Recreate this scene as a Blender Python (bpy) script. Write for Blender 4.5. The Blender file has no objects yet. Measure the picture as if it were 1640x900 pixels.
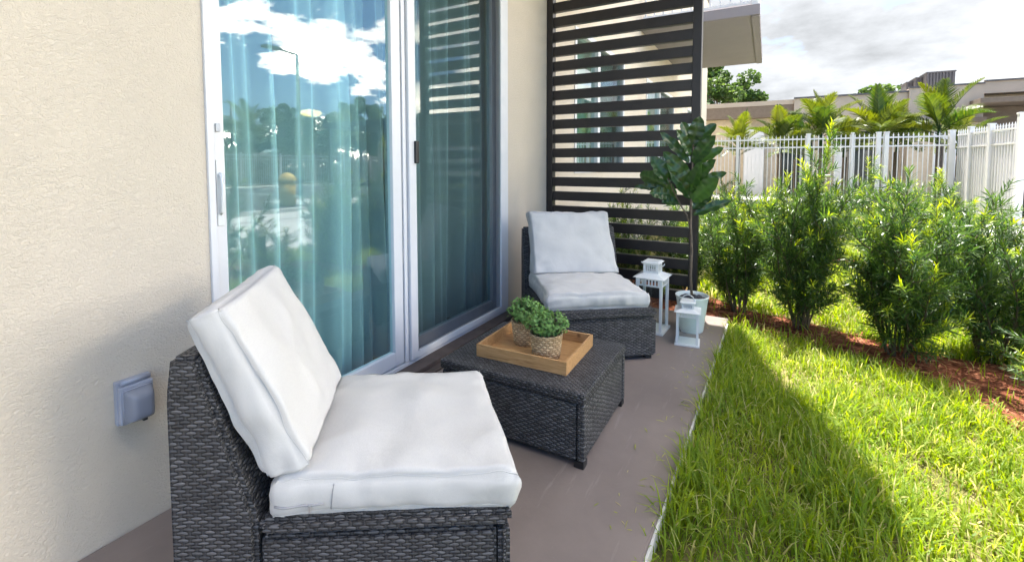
import bpy, bmesh, math, random
import numpy as np
from mathutils import Vector, Matrix, noise
R = math.radians
random.seed(7); rng = np.random.default_rng(7)
S = bpy.context.scene
col = S.collection

# ------------------------------------------------------------------ camera
FPX, PX, PY, CH = 727.0, 835.0, 305.0, 1.15          # focal length and principal point in 1640x900 pixels
yaw, pitch = math.atan2(393, 727), -math.atan2(40, 727)
CAM = Vector((1.74, 0.0, CH))
cam_d = bpy.data.cameras.new('camera'); cam = bpy.data.objects.new('camera', cam_d); col.objects.link(cam)
cam_d.sensor_width = 36.0; cam_d.lens = 36.0*FPX/1640
cam_d.shift_x = -(PX-820)/1640; cam_d.shift_y = -(450-PY)/1640
cam_d.clip_start = 0.02; cam_d.clip_end = 2000
cam.location = CAM; cam.rotation_euler = (math.pi/2+pitch, 0, yaw)
S.camera = cam

# ------------------------------------------------------------------ sky, sun, exposure
SUN_AZ = (-0.382, 0.924); SUN_EL = R(67.0)
w = bpy.data.worlds.new('World'); S.world = w; w.use_nodes = True
nt = w.node_tree; nt.nodes.clear()
def N(nt, t, **k):
    n = nt.nodes.new(t)
    for a, b in k.items():
        if a == 'inp':
            for i, v in b.items(): n.inputs[i].default_value = v
        else: setattr(n, a, b)
    return n
def M(nt, op, a, b=None, c=None):
    n = nt.nodes.new('ShaderNodeMath'); n.operation = op
    for i, v in enumerate((a, b, c)):
        if v is None: continue
        if isinstance(v, (int, float)): n.inputs[i].default_value = v
        else: nt.links.new(v, n.inputs[i])
    return n.outputs[0]
sky = N(nt, 'ShaderNodeTexSky', sky_type='NISHITA', sun_disc=False, sun_elevation=SUN_EL,
        sun_rotation=math.atan2(*SUN_AZ), altitude=0, air_density=1.0, dust_density=1.2, ozone_density=1.5)
tc = N(nt, 'ShaderNodeTexCoord')
sep = N(nt, 'ShaderNodeSeparateXYZ'); nt.links.new(tc.outputs['Generated'], sep.inputs[0])
zz = M(nt, 'MAXIMUM', sep.outputs[2], 0.0)
den = M(nt, 'ADD', zz, 0.28)
cmb = N(nt, 'ShaderNodeCombineXYZ')
nt.links.new(M(nt, 'DIVIDE', sep.outputs[0], den), cmb.inputs[0])
nt.links.new(M(nt, 'DIVIDE', sep.outputs[1], den), cmb.inputs[1])
nt.links.new(M(nt, 'MULTIPLY', zz, 1.5), cmb.inputs[2])
n1 = N(nt, 'ShaderNodeTexNoise', inp={'Scale': 1.35, 'Detail': 9.0, 'Roughness': 0.56, 'Distortion': 0.15})
nt.links.new(cmb.outputs[0], n1.inputs['Vector'])
n2 = N(nt, 'ShaderNodeTexNoise', inp={'Scale': 2.6, 'Detail': 6.0, 'Roughness': 0.6})
nt.links.new(cmb.outputs[0], n2.inputs['Vector'])
# more cloud ahead of the camera (+Y), broken cumulus over the lawn side (+X), banks low over the horizon
cov = M(nt, 'ADD', n1.outputs[0], M(nt, 'MULTIPLY', M(nt, 'SUBTRACT', sep.outputs[1], sep.outputs[0]), 0.16))
cov = M(nt, 'ADD', cov, M(nt, 'MULTIPLY', M(nt, 'SUBTRACT', 0.30, zz), 0.22))
cov = M(nt, 'ADD', cov, M(nt, 'MULTIPLY', M(nt, 'MAXIMUM', M(nt, 'SUBTRACT', zz, 0.62), 0.0), 1.1))
ramp = N(nt, 'ShaderNodeValToRGB'); nt.links.new(cov, ramp.inputs[0])
ramp.color_ramp.elements[0].position = 0.465; ramp.color_ramp.elements[1].position = 0.57
# clouds boosted over the lawn side, out of direct view, as added fill light
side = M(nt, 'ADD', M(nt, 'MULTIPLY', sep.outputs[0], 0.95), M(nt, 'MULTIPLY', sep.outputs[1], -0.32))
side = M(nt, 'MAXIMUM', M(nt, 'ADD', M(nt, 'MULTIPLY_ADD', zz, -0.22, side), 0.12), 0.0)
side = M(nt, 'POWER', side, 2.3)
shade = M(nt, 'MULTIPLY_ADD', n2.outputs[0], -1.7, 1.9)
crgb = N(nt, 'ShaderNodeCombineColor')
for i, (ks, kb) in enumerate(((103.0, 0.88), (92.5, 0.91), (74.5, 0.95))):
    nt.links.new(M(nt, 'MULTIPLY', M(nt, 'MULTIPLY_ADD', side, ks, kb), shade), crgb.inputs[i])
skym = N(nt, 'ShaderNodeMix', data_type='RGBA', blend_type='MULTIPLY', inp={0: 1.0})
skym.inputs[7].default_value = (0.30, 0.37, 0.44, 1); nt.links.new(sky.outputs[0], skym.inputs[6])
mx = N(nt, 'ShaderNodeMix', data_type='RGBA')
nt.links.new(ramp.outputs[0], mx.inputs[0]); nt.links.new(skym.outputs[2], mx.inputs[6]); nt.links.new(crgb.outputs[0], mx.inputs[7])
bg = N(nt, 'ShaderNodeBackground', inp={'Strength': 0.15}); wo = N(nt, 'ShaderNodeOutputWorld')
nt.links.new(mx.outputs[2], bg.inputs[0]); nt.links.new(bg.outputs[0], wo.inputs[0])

sd = bpy.data.lights.new('sun', 'SUN'); sun = bpy.data.objects.new('sun', sd); col.objects.link(sun)
sd.energy = 2.6; sd.angle = R(0.8); sd.color = (1.0, 0.955, 0.88)
tosun = Vector((SUN_AZ[0]*math.cos(SUN_EL), SUN_AZ[1]*math.cos(SUN_EL), math.sin(SUN_EL)))
sun.rotation_euler = tosun.to_track_quat('Z', 'Y').to_euler()
S.view_settings.view_transform = 'Standard'; S.view_settings.look = 'None'
S.view_settings.gamma = 1.0; S.view_settings.exposure = 2.72
S.render.engine = 'CYCLES'
S.cycles.max_bounces = 10; S.cycles.transparent_max_bounces = 24; S.cycles.diffuse_bounces = 4
S.cycles.sample_clamp_indirect = 6.0

# ------------------------------------------------------------------ object helpers
def tag(o, label=None, cat=None, group=None, kind=None):
    if label: o['label'] = label
    if cat: o['category'] = cat
    if group: o['group'] = group
    if kind: o['kind'] = kind
    return o
def empty(name, loc=(0, 0, 0), rz=0.0):
    o = bpy.data.objects.new(name, None); col.objects.link(o)
    o.location = loc; o.rotation_euler = (0, 0, rz); o.empty_display_size = 0.2
    return o
def link(name, me, mats, parent=None, loc=None):
    o = bpy.data.objects.new(name, me); col.objects.link(o)
    if mats:
        for m in (mats if isinstance(mats, (list, tuple)) else [mats]): me.materials.append(m)
    if parent: o.parent = parent
    if loc: o.location = loc
    return o
def copy_tree(o, parent=None):
    c = o.copy(); col.objects.link(c)
    if parent: c.parent = parent
    for ch in list(o.children): copy_tree(ch, c)
    return c
def uvbox(bm):
    uv = bm.loops.layers.uv.verify()
    for f in bm.faces:
        n = f.normal; a = [abs(n.x), abs(n.y), abs(n.z)]; k = a.index(max(a))
        for l in f.loops:
            c = l.vert.co
            l[uv].uv = (c.y, c.z) if k == 0 else ((c.x, c.z) if k == 1 else (c.x, c.y))
class B:
    """collects shapes into one mesh"""
    def __init__(s): s.bm = bmesh.new()
    def box(s, a, b, bev=0.0, seg=2, mat=0, rot=None):
        t = bmesh.new()
        a, b = Vector(a), Vector(b)
        r = bmesh.ops.create_cube(t, size=1.0)
        for v in t.verts: v.co = Vector((v.co.x*(b.x-a.x), v.co.y*(b.y-a.y), v.co.z*(b.z-a.z)))
        if bev > 0: bmesh.ops.bevel(t, geom=list(t.edges), offset=bev, segments=seg, affect='EDGES', profile=0.6)
        c = (a+b)/2
        for v in t.verts:
            if rot is not None: v.co = rot @ v.co
            v.co += c
        for f in t.faces: f.material_index = mat
        return s.merge(t)
    def merge(s, t):
        me = bpy.data.meshes.new('tmp'); t.to_mesh(me); t.free()
        s.bm.from_mesh(me); bpy.data.meshes.remove(me); return s
    def tube(s, pts, rad, n=8, mat=0, cap=True):
        pts = [Vector(p) for p in pts]
        if not isinstance(rad, (list, tuple)): rad = [rad]*len(pts)
        rings = []; up = Vector((0, 0, 1))
        for i, p in enumerate(pts):
            d = (pts[min(i+1, len(pts)-1)]-pts[max(i-1, 0)]).normalized()
            a = d.cross(up if abs(d.z) < 0.95 else Vector((1, 0, 0))).normalized(); b = d.cross(a)
            rings.append([s.bm.verts.new(p+(a*math.cos(t)+b*math.sin(t))*rad[i]) for t in [2*math.pi*k/n for k in range(n)]])
        for i in range(len(rings)-1):
            for k in range(n):
                f = s.bm.faces.new((rings[i][k], rings[i][(k+1) % n], rings[i+1][(k+1) % n], rings[i+1][k])); f.material_index = mat; f.smooth = True
        if cap:
            s.bm.faces.new(rings[0][::-1]).material_index = mat; s.bm.faces.new(rings[-1]).material_index = mat
        return s
    def lathe(s, prof, n=32, c=(0, 0, 0), mat=0, uvs=True):
        rings = []
        for r, z in prof:
            rings.append([s.bm.verts.new((c[0]+r*math.cos(2*math.pi*k/n), c[1]+r*math.sin(2*math.pi*k/n), c[2]+z)) for k in range(n)])
        uv = s.bm.loops.layers.uv.verify(); L = 0
        for i in range(len(rings)-1):
            L2 = L+math.hypot(prof[i+1][0]-prof[i][0], prof[i+1][1]-prof[i][1]); rr = max(p[0] for p in prof)
            for k in range(n):
                f = s.bm.faces.new((rings[i][k], rings[i][(k+1) % n], rings[i+1][(k+1) % n], rings[i+1][k])); f.smooth = True; f.material_index = mat
                us = [k, k+1, k+1, k]; vs = [L, L, L2, L2]
                for l, a, b in zip(f.loops, us, vs): l[uv].uv = (a/n*2*math.pi*rr, b)
            L = L2
        return s
    def poly(s, pts, mat=0):
        f = s.bm.faces.new([s.bm.verts.new(p) for p in pts]); f.material_index = mat; return s
    def prism(s, prof, axis_pts, mat=0, bev=0.0):
        """prof: list of (a,b) mapped by axis_pts(a,b,t) for t 0..1"""
        t = bmesh.new()
        v0 = [t.verts.new(axis_pts(a, b, 0)) for a, b in prof]; v1 = [t.verts.new(axis_pts(a, b, 1)) for a, b in prof]
        n = len(prof)
        t.faces.new(v0[::-1]); t.faces.new(v1)
        for i in range(n): t.faces.new((v0[i], v0[(i+1) % n], v1[(i+1) % n], v1[i]))
        bmesh.ops.recalc_face_normals(t, faces=t.faces)
        if bev > 0: bmesh.ops.bevel(t, geom=list(t.edges), offset=bev, segments=2, affect='EDGES')
        for f in t.faces: f.material_index = mat
        return s.merge(t)
    def build(s, name, mats, parent=None, loc=None, smooth=None, uv='box'):
        if uv == 'box': s.bm.normal_update(); uvbox(s.bm)
        me = bpy.data.meshes.new(name); s.bm.to_mesh(me); s.bm.free()
        if smooth is not None:
            for p in me.polygons: p.use_smooth = smooth
            if smooth:
                try: me.set_sharp_from_angle(angle=R(35))
                except Exception: pass
        return link(name, me, mats, parent, loc)
def npmesh(name, V, F, mi=None, smooth=False, attr=None):
    """V (n,3), F (m,4) quads; F with 3 columns for triangles"""
    me = bpy.data.meshes.new(name); V = np.asarray(V, dtype=np.float32); F = np.asarray(F, dtype=np.int32)
    me.vertices.add(len(V)); me.vertices.foreach_set('co', V.ravel())
    k = F.shape[1]; me.loops.add(F.size); me.loops.foreach_set('vertex_index', F.ravel())
    me.polygons.add(len(F)); me.polygons.foreach_set('loop_start', np.arange(0, F.size, k, dtype=np.int32))
    if mi is not None: me.polygons.foreach_set('material_index', np.asarray(mi, dtype=np.int32))
    me.polygons.foreach_set('use_smooth', np.full(len(F), smooth))
    if attr is not None:
        a = me.attributes.new('tone', 'FLOAT', 'POINT'); a.data.foreach_set('value', np.asarray(attr, dtype=np.float32))
    me.update(); me.validate(); return me

# ------------------------------------------------------------------ materials
def mat(name):
    m = bpy.data.materials.new(name); m.use_nodes = True
    nt = m.node_tree; nt.nodes.clear()
    out = nt.nodes.new('ShaderNodeOutputMaterial')
    return m, nt, out
def pbr(name, c, rough=0.6, metal=0.0, spec=0.5, noise_amt=0.12, nscale=8.0, bump=0.0, bscale=60.0, coord='Object', dist=0.002):
    m, nt, out = mat(name); p = N(nt, 'ShaderNodeBsdfPrincipled', inp={'Roughness': rough, 'Metallic': metal, 'Specular IOR Level': spec})
    t = N(nt, 'ShaderNodeTexCoord')
    n = N(nt, 'ShaderNodeTexNoise', inp={'Scale': nscale, 'Detail': 5.0, 'Roughness': 0.6}); nt.links.new(t.outputs[coord], n.inputs['Vector'])
    r = N(nt, 'ShaderNodeValToRGB'); nt.links.new(n.outputs[0], r.inputs[0])
    r.color_ramp.elements[0].position = 0.3; r.color_ramp.elements[1].position = 0.7
    lo = tuple(max(0, x*(1-noise_amt)) for x in c)+(1,); hi = tuple(min(1, x*(1+noise_amt)) for x in c)+(1,)
    r.color_ramp.elements[0].color = lo; r.color_ramp.elements[1].color = hi
    nt.links.new(r.outputs[0], p.inputs['Base Color'])
    if bump > 0:
        n2 = N(nt, 'ShaderNodeTexNoise', inp={'Scale': bscale, 'Detail': 4.0}); nt.links.new(t.outputs[coord], n2.inputs['Vector'])
        b = N(nt, 'ShaderNodeBump', inp={'Strength': bump, 'Distance': dist}); nt.links.new(n2.outputs[0], b.inputs['Height'])
        nt.links.new(b.outputs[0], p.inputs['Normal'])
    nt.links.new(p.outputs[0], out.inputs[0]); return m
def stucco(name, c, dist=0.0032, scale=95):
    m, nt, out = mat(name); p = N(nt, 'ShaderNodeBsdfPrincipled', inp={'Roughness': 0.85, 'Specular IOR Level': 0.25})
    t = N(nt, 'ShaderNodeTexCoord')
    mp = N(nt, 'ShaderNodeMapping'); mp.inputs['Scale'].default_value = (1, 0.75, 1.1); mp.inputs['Rotation'].default_value = (0.5, 0, 0)
    nt.links.new(t.outputs['Object'], mp.inputs[0])
    n = N(nt, 'ShaderNodeTexNoise', inp={'Scale': scale, 'Detail': 3.0, 'Roughness': 0.45, 'Distortion': 1.1}); nt.links.new(mp.outputs[0], n.inputs['Vector'])
    n3 = N(nt, 'ShaderNodeTexNoise', inp={'Scale': scale*4, 'Detail': 2.0}); nt.links.new(t.outputs['Object'], n3.inputs['Vector'])
    h = M(nt, 'ADD', M(nt, 'ABSOLUTE', M(nt, 'SUBTRACT', n.outputs[0], 0.5)), M(nt, 'MULTIPLY', n3.outputs[0], 0.10))
    h = M(nt, 'POWER', M(nt, 'MULTIPLY', h, 4.0), 0.6)
    b = N(nt, 'ShaderNodeBump', inp={'Strength': 0.8, 'Distance': dist}); b.invert = True; nt.links.new(h, b.inputs['Height'])
    n2 = N(nt, 'ShaderNodeTexNoise', inp={'Scale': 1.7, 'Detail': 6.0, 'Roughness': 0.65}); nt.links.new(t.outputs['Object'], n2.inputs['Vector'])
    r = N(nt, 'ShaderNodeValToRGB'); nt.links.new(n2.outputs[0], r.inputs[0]); r.color_ramp.elements[0].position = 0.3; r.color_ramp.elements[1].position = 0.7
    r.color_ramp.elements[0].color = tuple(x*0.94 for x in c)+(1,); r.color_ramp.elements[1].color = tuple(x*1.04 for x in c)+(1,)
    nt.links.new(r.outputs[0], p.inputs['Base Color']); nt.links.new(b.outputs[0], p.inputs['Normal'])
    nt.links.new(p.outputs[0], out.inputs[0]); return m
def weave(name, cols, cell=0.036, row=0.0093, depth=0.003, rough=0.42, stake=(0.04, 0.04, 0.045), var=0.5, spec=0.5, gap=(0.006, 0.006, 0.007)):
    m, nt, out = mat(name); p = N(nt, 'ShaderNodeBsdfPrincipled', inp={'Roughness': rough, 'Specular IOR Level': spec})
    uv = N(nt, 'ShaderNodeUVMap'); sp = N(nt, 'ShaderNodeSeparateXYZ')
    wob = N(nt, 'ShaderNodeTexNoise', inp={'Scale': 22.0, 'Detail': 2.0}); nt.links.new(uv.outputs[0], wob.inputs['Vector'])
    vadd = N(nt, 'ShaderNodeVectorMath', operation='MULTIPLY_ADD'); nt.links.new(wob.outputs[1], vadd.inputs[0])
    vadd.inputs[1].default_value = (0.020, 0.009, 0); nt.links.new(uv.outputs[0], vadd.inputs[2])
    nt.links.new(vadd.outputs[0], sp.inputs[0])
    v = M(nt, 'DIVIDE', sp.outputs[1], row); rw = M(nt, 'FLOOR', v); fv = M(nt, 'FRACT', v)
    par = M(nt, 'MULTIPLY', M(nt, 'FLOORED_MODULO', rw, 2.0), 0.5)
    uu = M(nt, 'ADD', M(nt, 'DIVIDE', sp.outputs[0], cell), par); cid = M(nt, 'FLOOR', uu); fu = M(nt, 'FRACT', uu)
    up = M(nt, 'COSINE', M(nt, 'MULTIPLY', M(nt, 'SUBTRACT', fu, 0.5), 2*math.pi))       # 1 over, -1 under
    over = M(nt, 'POWER', M(nt, 'MULTIPLY_ADD', up, 0.5, 0.5), 0.75)
    q = M(nt, 'MULTIPLY_ADD', fv, 2.0, -1.0); prof = M(nt, 'SUBTRACT', 1.0, M(nt, 'POWER', M(nt, 'DIVIDE', M(nt, 'ABSOLUTE', q), M(nt, 'MULTIPLY_ADD', over, 0.36, 0.66)), 2.4))
    weft = M(nt, 'MULTIPLY', M(nt, 'POWER', M(nt, 'MAXIMUM', prof, 0.0), 0.7), over)
    d = M(nt, 'MINIMUM', fu, M(nt, 'SUBTRACT', 1.0, fu))
    st = M(nt, 'MAXIMUM', M(nt, 'SUBTRACT', 1.0, M(nt, 'POWER', M(nt, 'DIVIDE', d, 0.12), 2.0)), 0.0)
    stk = M(nt, 'MULTIPLY', M(nt, 'POWER', st, 0.5), 0.5)
    h = M(nt, 'MAXIMUM', weft, stk)
    b = N(nt, 'ShaderNodeBump', inp={'Strength': 1.0, 'Distance': depth}); nt.links.new(h, b.inputs['Height'])
    cc = N(nt, 'ShaderNodeCombineXYZ'); nt.links.new(cid, cc.inputs[0]); nt.links.new(rw, cc.inputs[1])
    wn = N(nt, 'ShaderNodeTexWhiteNoise', noise_dimensions='2D'); nt.links.new(cc.outputs[0], wn.inputs[0])
    stw = N(nt, 'ShaderNodeMapping'); stw.inputs['Scale'].default_value = (60, 900, 1); nt.links.new(uv.outputs[0], stw.inputs[0])
    fn = N(nt, 'ShaderNodeTexNoise', inp={'Scale': 1.0, 'Detail': 3.0}); nt.links.new(stw.outputs[0], fn.inputs['Vector'])
    bn = N(nt, 'ShaderNodeTexNoise', inp={'Scale': 9.0, 'Detail': 3.0}); nt.links.new(uv.outputs[0], bn.inputs['Vector'])
    k = M(nt, 'MULTIPLY_ADD', wn.outputs[0], var, M(nt, 'MULTIPLY_ADD', fn.outputs[0], 0.7, 0.0-var*0.5-0.10))
    k = M(nt, 'MULTIPLY_ADD', bn.outputs[0], 0.5, k)
    r = N(nt, 'ShaderNodeValToRGB'); nt.links.new(k, r.inputs[0])
    r.color_ramp.elements[0].position = 0.15; r.color_ramp.elements[1].position = 0.85
    r.color_ramp.elements[0].color = (*cols[0], 1); r.color_ramp.elements[1].color = (*cols[1], 1)
    m1 = N(nt, 'ShaderNodeMix', data_type='RGBA'); nt.links.new(M(nt, 'GREATER_THAN', stk, weft), m1.inputs[0])
    nt.links.new(r.outputs[0], m1.inputs[6]); m1.inputs[7].default_value = (*stake, 1)
    m2 = N(nt, 'ShaderNodeMix', data_type='RGBA'); hr = M(nt, 'MULTIPLY', M(nt, 'SUBTRACT', h, 0.14), 3.4)
    hr2 = M(nt, 'MINIMUM', M(nt, 'MAXIMUM', hr, 0.0), 1.0)
    nt.links.new(hr2, m2.inputs[0]); m2.inputs[6].default_value = (*gap, 1); nt.links.new(m1.outputs[2], m2.inputs[7])
    nt.links.new(m2.outputs[2], p.inputs['Base Color']); nt.links.new(b.outputs[0], p.inputs['Normal'])
    nt.links.new(M(nt, 'MULTIPLY_ADD', hr2, -0.5, 0.95), p.inputs['Roughness'])
    nt.links.new(p.outputs[0], out.inputs[0]); return m
def leafmat(name, a, b, trans=0.35, rough=0.4, spec=0.4, young=None):
    m, nt, out = mat(name)
    p = N(nt, 'ShaderNodeBsdfPrincipled', inp={'Roughness': rough, 'Specular IOR Level': spec})
    at = N(nt, 'ShaderNodeAttribute', attribute_name='tone')
    r = N(nt, 'ShaderNodeValToRGB'); nt.links.new(at.outputs['Fac'], r.inputs[0])
    r.color_ramp.elements[0].color = (*a, 1); r.color_ramp.elements[1].color = (*b, 1)
    if young: e = r.color_ramp.elements.new(0.7); e.color = (*b, 1); r.color_ramp.elements[2].color = (*young, 1)
    tr = N(nt, 'ShaderNodeBsdfTranslucent')
    hs = N(nt, 'ShaderNodeHueSaturation', inp={'Hue': 0.485, 'Saturation': 1.15, 'Value': 1.9}); nt.links.new(r.outputs[0], hs.inputs['Color'])
    nt.links.new(r.outputs[0], p.inputs['Base Color']); nt.links.new(hs.outputs[0], tr.inputs[0])
    mxs = N(nt, 'ShaderNodeMixShader', inp={0: trans}); nt.links.new(p.outputs[0], mxs.inputs[1]); nt.links.new(tr.outputs[0], mxs.inputs[2])
    nt.links.new(mxs.outputs[0], out.inputs[0]); return m
def fabric(name, c, scale=900):
    m, nt, out = mat(name); p = N(nt, 'ShaderNodeBsdfPrincipled', inp={'Roughness': 0.92, 'Specular IOR Level': 0.2, 'Sheen Weight': 0.15})
    p.inputs['Base Color'].default_value = (*c, 1)
    t = N(nt, 'ShaderNodeTexCoord')
    w1 = N(nt, 'ShaderNodeTexNoise', inp={'Scale': scale, 'Detail': 1.0}); mp = N(nt, 'ShaderNodeMapping'); mp.inputs['Scale'].default_value = (1, 0.12, 1)
    nt.links.new(t.outputs['Object'], mp.inputs[0]); nt.links.new(mp.outputs[0], w1.inputs['Vector'])
    w2 = N(nt, 'ShaderNodeTexNoise', inp={'Scale': 9.0, 'Detail': 4.0, 'Roughness': 0.5, 'Distortion': 0.6}); nt.links.new(t.outputs['Object'], w2.inputs['Vector'])
    h = M(nt, 'ADD', M(nt, 'MULTIPLY', w1.outputs[0], 0.035), M(nt, 'MULTIPLY', w2.outputs[0], 0.5))
    b = N(nt, 'ShaderNodeBump', inp={'Strength': 0.55, 'Distance': 0.012}); nt.links.new(h, b.inputs['Height']); nt.links.new(b.outputs[0], p.inputs['Normal'])
    r = N(nt, 'ShaderNodeValToRGB'); nt.links.new(w1.outputs[0], r.inputs[0])
    r.color_ramp.elements[0].position = 0.35; r.color_ramp.elements[1].position = 0.6
    r.color_ramp.elements[0].color = tuple(x*0.95 for x in c)+(1,); r.color_ramp.elements[1].color = (*c, 1)
    nt.links.new(r.outputs[0], p.inputs['Base Color'])
    nt.links.new(p.outputs[0], out.inputs[0]); return m
def glassmat(name, tint, base=0.16):
    m, nt, out = mat(name)
    tr = N(nt, 'ShaderNodeBsdfTransparent', inp={0: (*tint, 1)}); g = N(nt, 'ShaderNodeBsdfGlossy', inp={0: (0.92, 0.97, 1.0, 1), 'Roughness': 0.0})
    geo = N(nt, 'ShaderNodeNewGeometry'); dp = N(nt, 'ShaderNodeVectorMath', operation='DOT_PRODUCT'); nt.links.new(geo.outputs['Incoming'], dp.inputs[0]); nt.links.new(geo.outputs['Normal'], dp.inputs[1])
    f = M(nt, 'POWER', M(nt, 'SUBTRACT', 1.0, M(nt, 'ABSOLUTE', dp.outputs['Value'])), 4.0); fac = M(nt, 'MINIMUM', M(nt, 'MULTIPLY_ADD', f, 0.85-base, base), 1.0)
    mxs = N(nt, 'ShaderNodeMixShader'); nt.links.new(fac, mxs.inputs[0]); nt.links.new(tr.outputs[0], mxs.inputs[1]); nt.links.new(g.outputs[0], mxs.inputs[2])
    nt.links.new(mxs.outputs[0], out.inputs[0]); return m
def sheer(name, c, op=0.62):
    m, nt, out = mat(name)
    tr = N(nt, 'ShaderNodeBsdfTransparent'); d = N(nt, 'ShaderNodeBsdfDiffuse', inp={0: (*c, 1)}); tl = N(nt, 'ShaderNodeBsdfTranslucent', inp={0: (*c, 1)})
    a = N(nt, 'ShaderNodeMixShader', inp={0: 0.4}); nt.links.new(d.outputs[0], a.inputs[1]); nt.links.new(tl.outputs[0], a.inputs[2])
    lw = N(nt, 'ShaderNodeLayerWeight', inp={'Blend': 0.35}); fac = M(nt, 'MINIMUM', M(nt, 'MULTIPLY_ADD', M(nt, 'POWER', lw.outputs['Facing'], 1.6), 0.75, op), 1.0)
    mxs = N(nt, 'ShaderNodeMixShader'); nt.links.new(fac, mxs.inputs[0]); nt.links.new(tr.outputs[0], mxs.inputs[1]); nt.links.new(a.outputs[0], mxs.inputs[2])
    nt.links.new(mxs.outputs[0], out.inputs[0]); return m
def emit(name, c, s):
    m, nt, out = mat(name); e = N(nt, 'ShaderNodeEmission', inp={0: (*c, 1), 1: s}); nt.links.new(e.outputs[0], out.inputs[0]); return m
def wood(name):
    m, nt, out = mat(name); p = N(nt, 'ShaderNodeBsdfPrincipled', inp={'Roughness': 0.5, 'Specular IOR Level': 0.35})
    t = N(nt, 'ShaderNodeTexCoord'); mp = N(nt, 'ShaderNodeMapping'); mp.inputs['Scale'].default_value = (3, 30, 30); nt.links.new(t.outputs['Object'], mp.inputs[0])
    n = N(nt, 'ShaderNodeTexNoise', inp={'Scale': 3.0, 'Detail': 6.0, 'Roughness': 0.65, 'Distortion': 1.2}); nt.links.new(mp.outputs[0], n.inputs['Vector'])
    r = N(nt, 'ShaderNodeValToRGB'); nt.links.new(n.outputs[0], r.inputs[0]); r.color_ramp.elements[0].position = 0.28; r.color_ramp.elements[1].position = 0.68
    r.color_ramp.elements[0].color = (0.24, 0.115, 0.042, 1); r.color_ramp.elements[1].color = (0.52, 0.31, 0.145, 1)
    e = r.color_ramp.elements.new(0.45); e.color = (0.42, 0.235, 0.10, 1)
    k = N(nt, 'ShaderNodeTexVoronoi', inp={'Scale': 7.0}); nt.links.new(t.outputs['Object'], k.inputs['Vector'])
    kr = N(nt, 'ShaderNodeValToRGB'); nt.links.new(k.outputs['Distance'], kr.inputs[0]); kr.color_ramp.elements[0].position = 0.03; kr.color_ramp.elements[1].position = 0.10
    kr.color_ramp.elements[0].color = (0.35, 0.3, 0.3, 1); kr.color_ramp.elements[1].color = (1, 1, 1, 1)
    mu = N(nt, 'ShaderNodeMix', data_type='RGBA', blend_type='MULTIPLY', inp={0: 1.0}); nt.links.new(r.outputs[0], mu.inputs[6]); nt.links.new(kr.outputs[0], mu.inputs[7])
    nt.links.new(mu.outputs[2], p.inputs['Base Color'])
    b = N(nt, 'ShaderNodeBump', inp={'Strength': 0.3, 'Distance': 0.001}); nt.links.new(n.outputs[0], b.inputs['Height']); nt.links.new(b.outputs[0], p.inputs['Normal'])
    nt.links.new(p.outputs[0], out.inputs[0]); return m
def floormat():
    m, nt, out = mat('painted_concrete'); p = N(nt, 'ShaderNodeBsdfPrincipled', inp={'Roughness': 0.42, 'Specular IOR Level': 0.5})
    t = N(nt, 'ShaderNodeTexCoord')
    n = N(nt, 'ShaderNodeTexNoise', inp={'Scale': 2.4, 'Detail': 8.0, 'Roughness': 0.65}); nt.links.new(t.outputs['Object'], n.inputs['Vector'])
    r = N(nt, 'ShaderNodeValToRGB'); nt.links.new(n.outputs[0], r.inputs[0]); r.color_ramp.elements[0].position = 0.3; r.color_ramp.elements[1].position = 0.72
    r.color_ramp.elements[0].color = (0.185, 0.150, 0.138, 1); r.color_ramp.elements[1].color = (0.250, 0.207, 0.190, 1)
    v = N(nt, 'ShaderNodeTexVoronoi', inp={'Scale': 16.0}); nt.links.new(t.outputs['Object'], v.inputs['Vector'])
    vn = N(nt, 'ShaderNodeTexNoise', inp={'Scale': 3.0}); nt.links.new(t.outputs['Object'], vn.inputs['Vector'])
    sp = M(nt, 'MULTIPLY', M(nt, 'LESS_THAN', v.outputs['Distance'], 0.05), M(nt, 'GREATER_THAN', vn.outputs[0], 0.56))
    mx = N(nt, 'ShaderNodeMix', data_type='RGBA'); nt.links.new(M(nt, 'MULTIPLY', sp, 0.6), mx.inputs[0]); nt.links.new(r.outputs[0], mx.inputs[6]); mx.inputs[7].default_value = (0.22, 0.19, 0.18, 1)
    # pale scuffs and dust trails
    ms = N(nt, 'ShaderNodeMapping'); ms.inputs['Scale'].default_value = (26, 3, 1); ms.inputs['Rotation'].default_value = (0, 0, 0.7); nt.links.new(t.outputs['Object'], ms.inputs[0])
    ns = N(nt, 'ShaderNodeTexNoise', inp={'Scale': 1.0, 'Detail': 4.0, 'Roughness': 0.7}); nt.links.new(ms.outputs[0], ns.inputs['Vector'])
    sr = N(nt, 'ShaderNodeValToRGB'); nt.links.new(ns.outputs[0], sr.inputs[0]); sr.color_ramp.elements[0].position = 0.60; sr.color_ramp.elements[1].position = 0.72
    mx2 = N(nt, 'ShaderNodeMix', data_type='RGBA'); nt.links.new(M(nt, 'MULTIPLY', sr.outputs[0], 0.5), mx2.inputs[0]); nt.links.new(mx.outputs[2], mx2.inputs[6]); mx2.inputs[7].default_value = (0.33, 0.285, 0.265, 1)
    nt.links.new(mx2.outputs[2], p.inputs['Base Color'])
    n2 = N(nt, 'ShaderNodeTexNoise', inp={'Scale': 5.0, 'Detail': 7.0, 'Roughness': 0.7}); nt.links.new(t.outputs['Object'], n2.inputs['Vector'])
    b = N(nt, 'ShaderNodeBump', inp={'Strength': 0.35, 'Distance': 0.006}); nt.links.new(n2.outputs[0], b.inputs['Height']); nt.links.new(b.outputs[0], p.inputs['Normal'])
    nt.links.new(M(nt, 'MULTIPLY_ADD', n.outputs[0], 0.35, 0.28), p.inputs['Roughness'])
    nt.links.new(p.outputs[0], out.inputs[0]); return m
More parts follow.
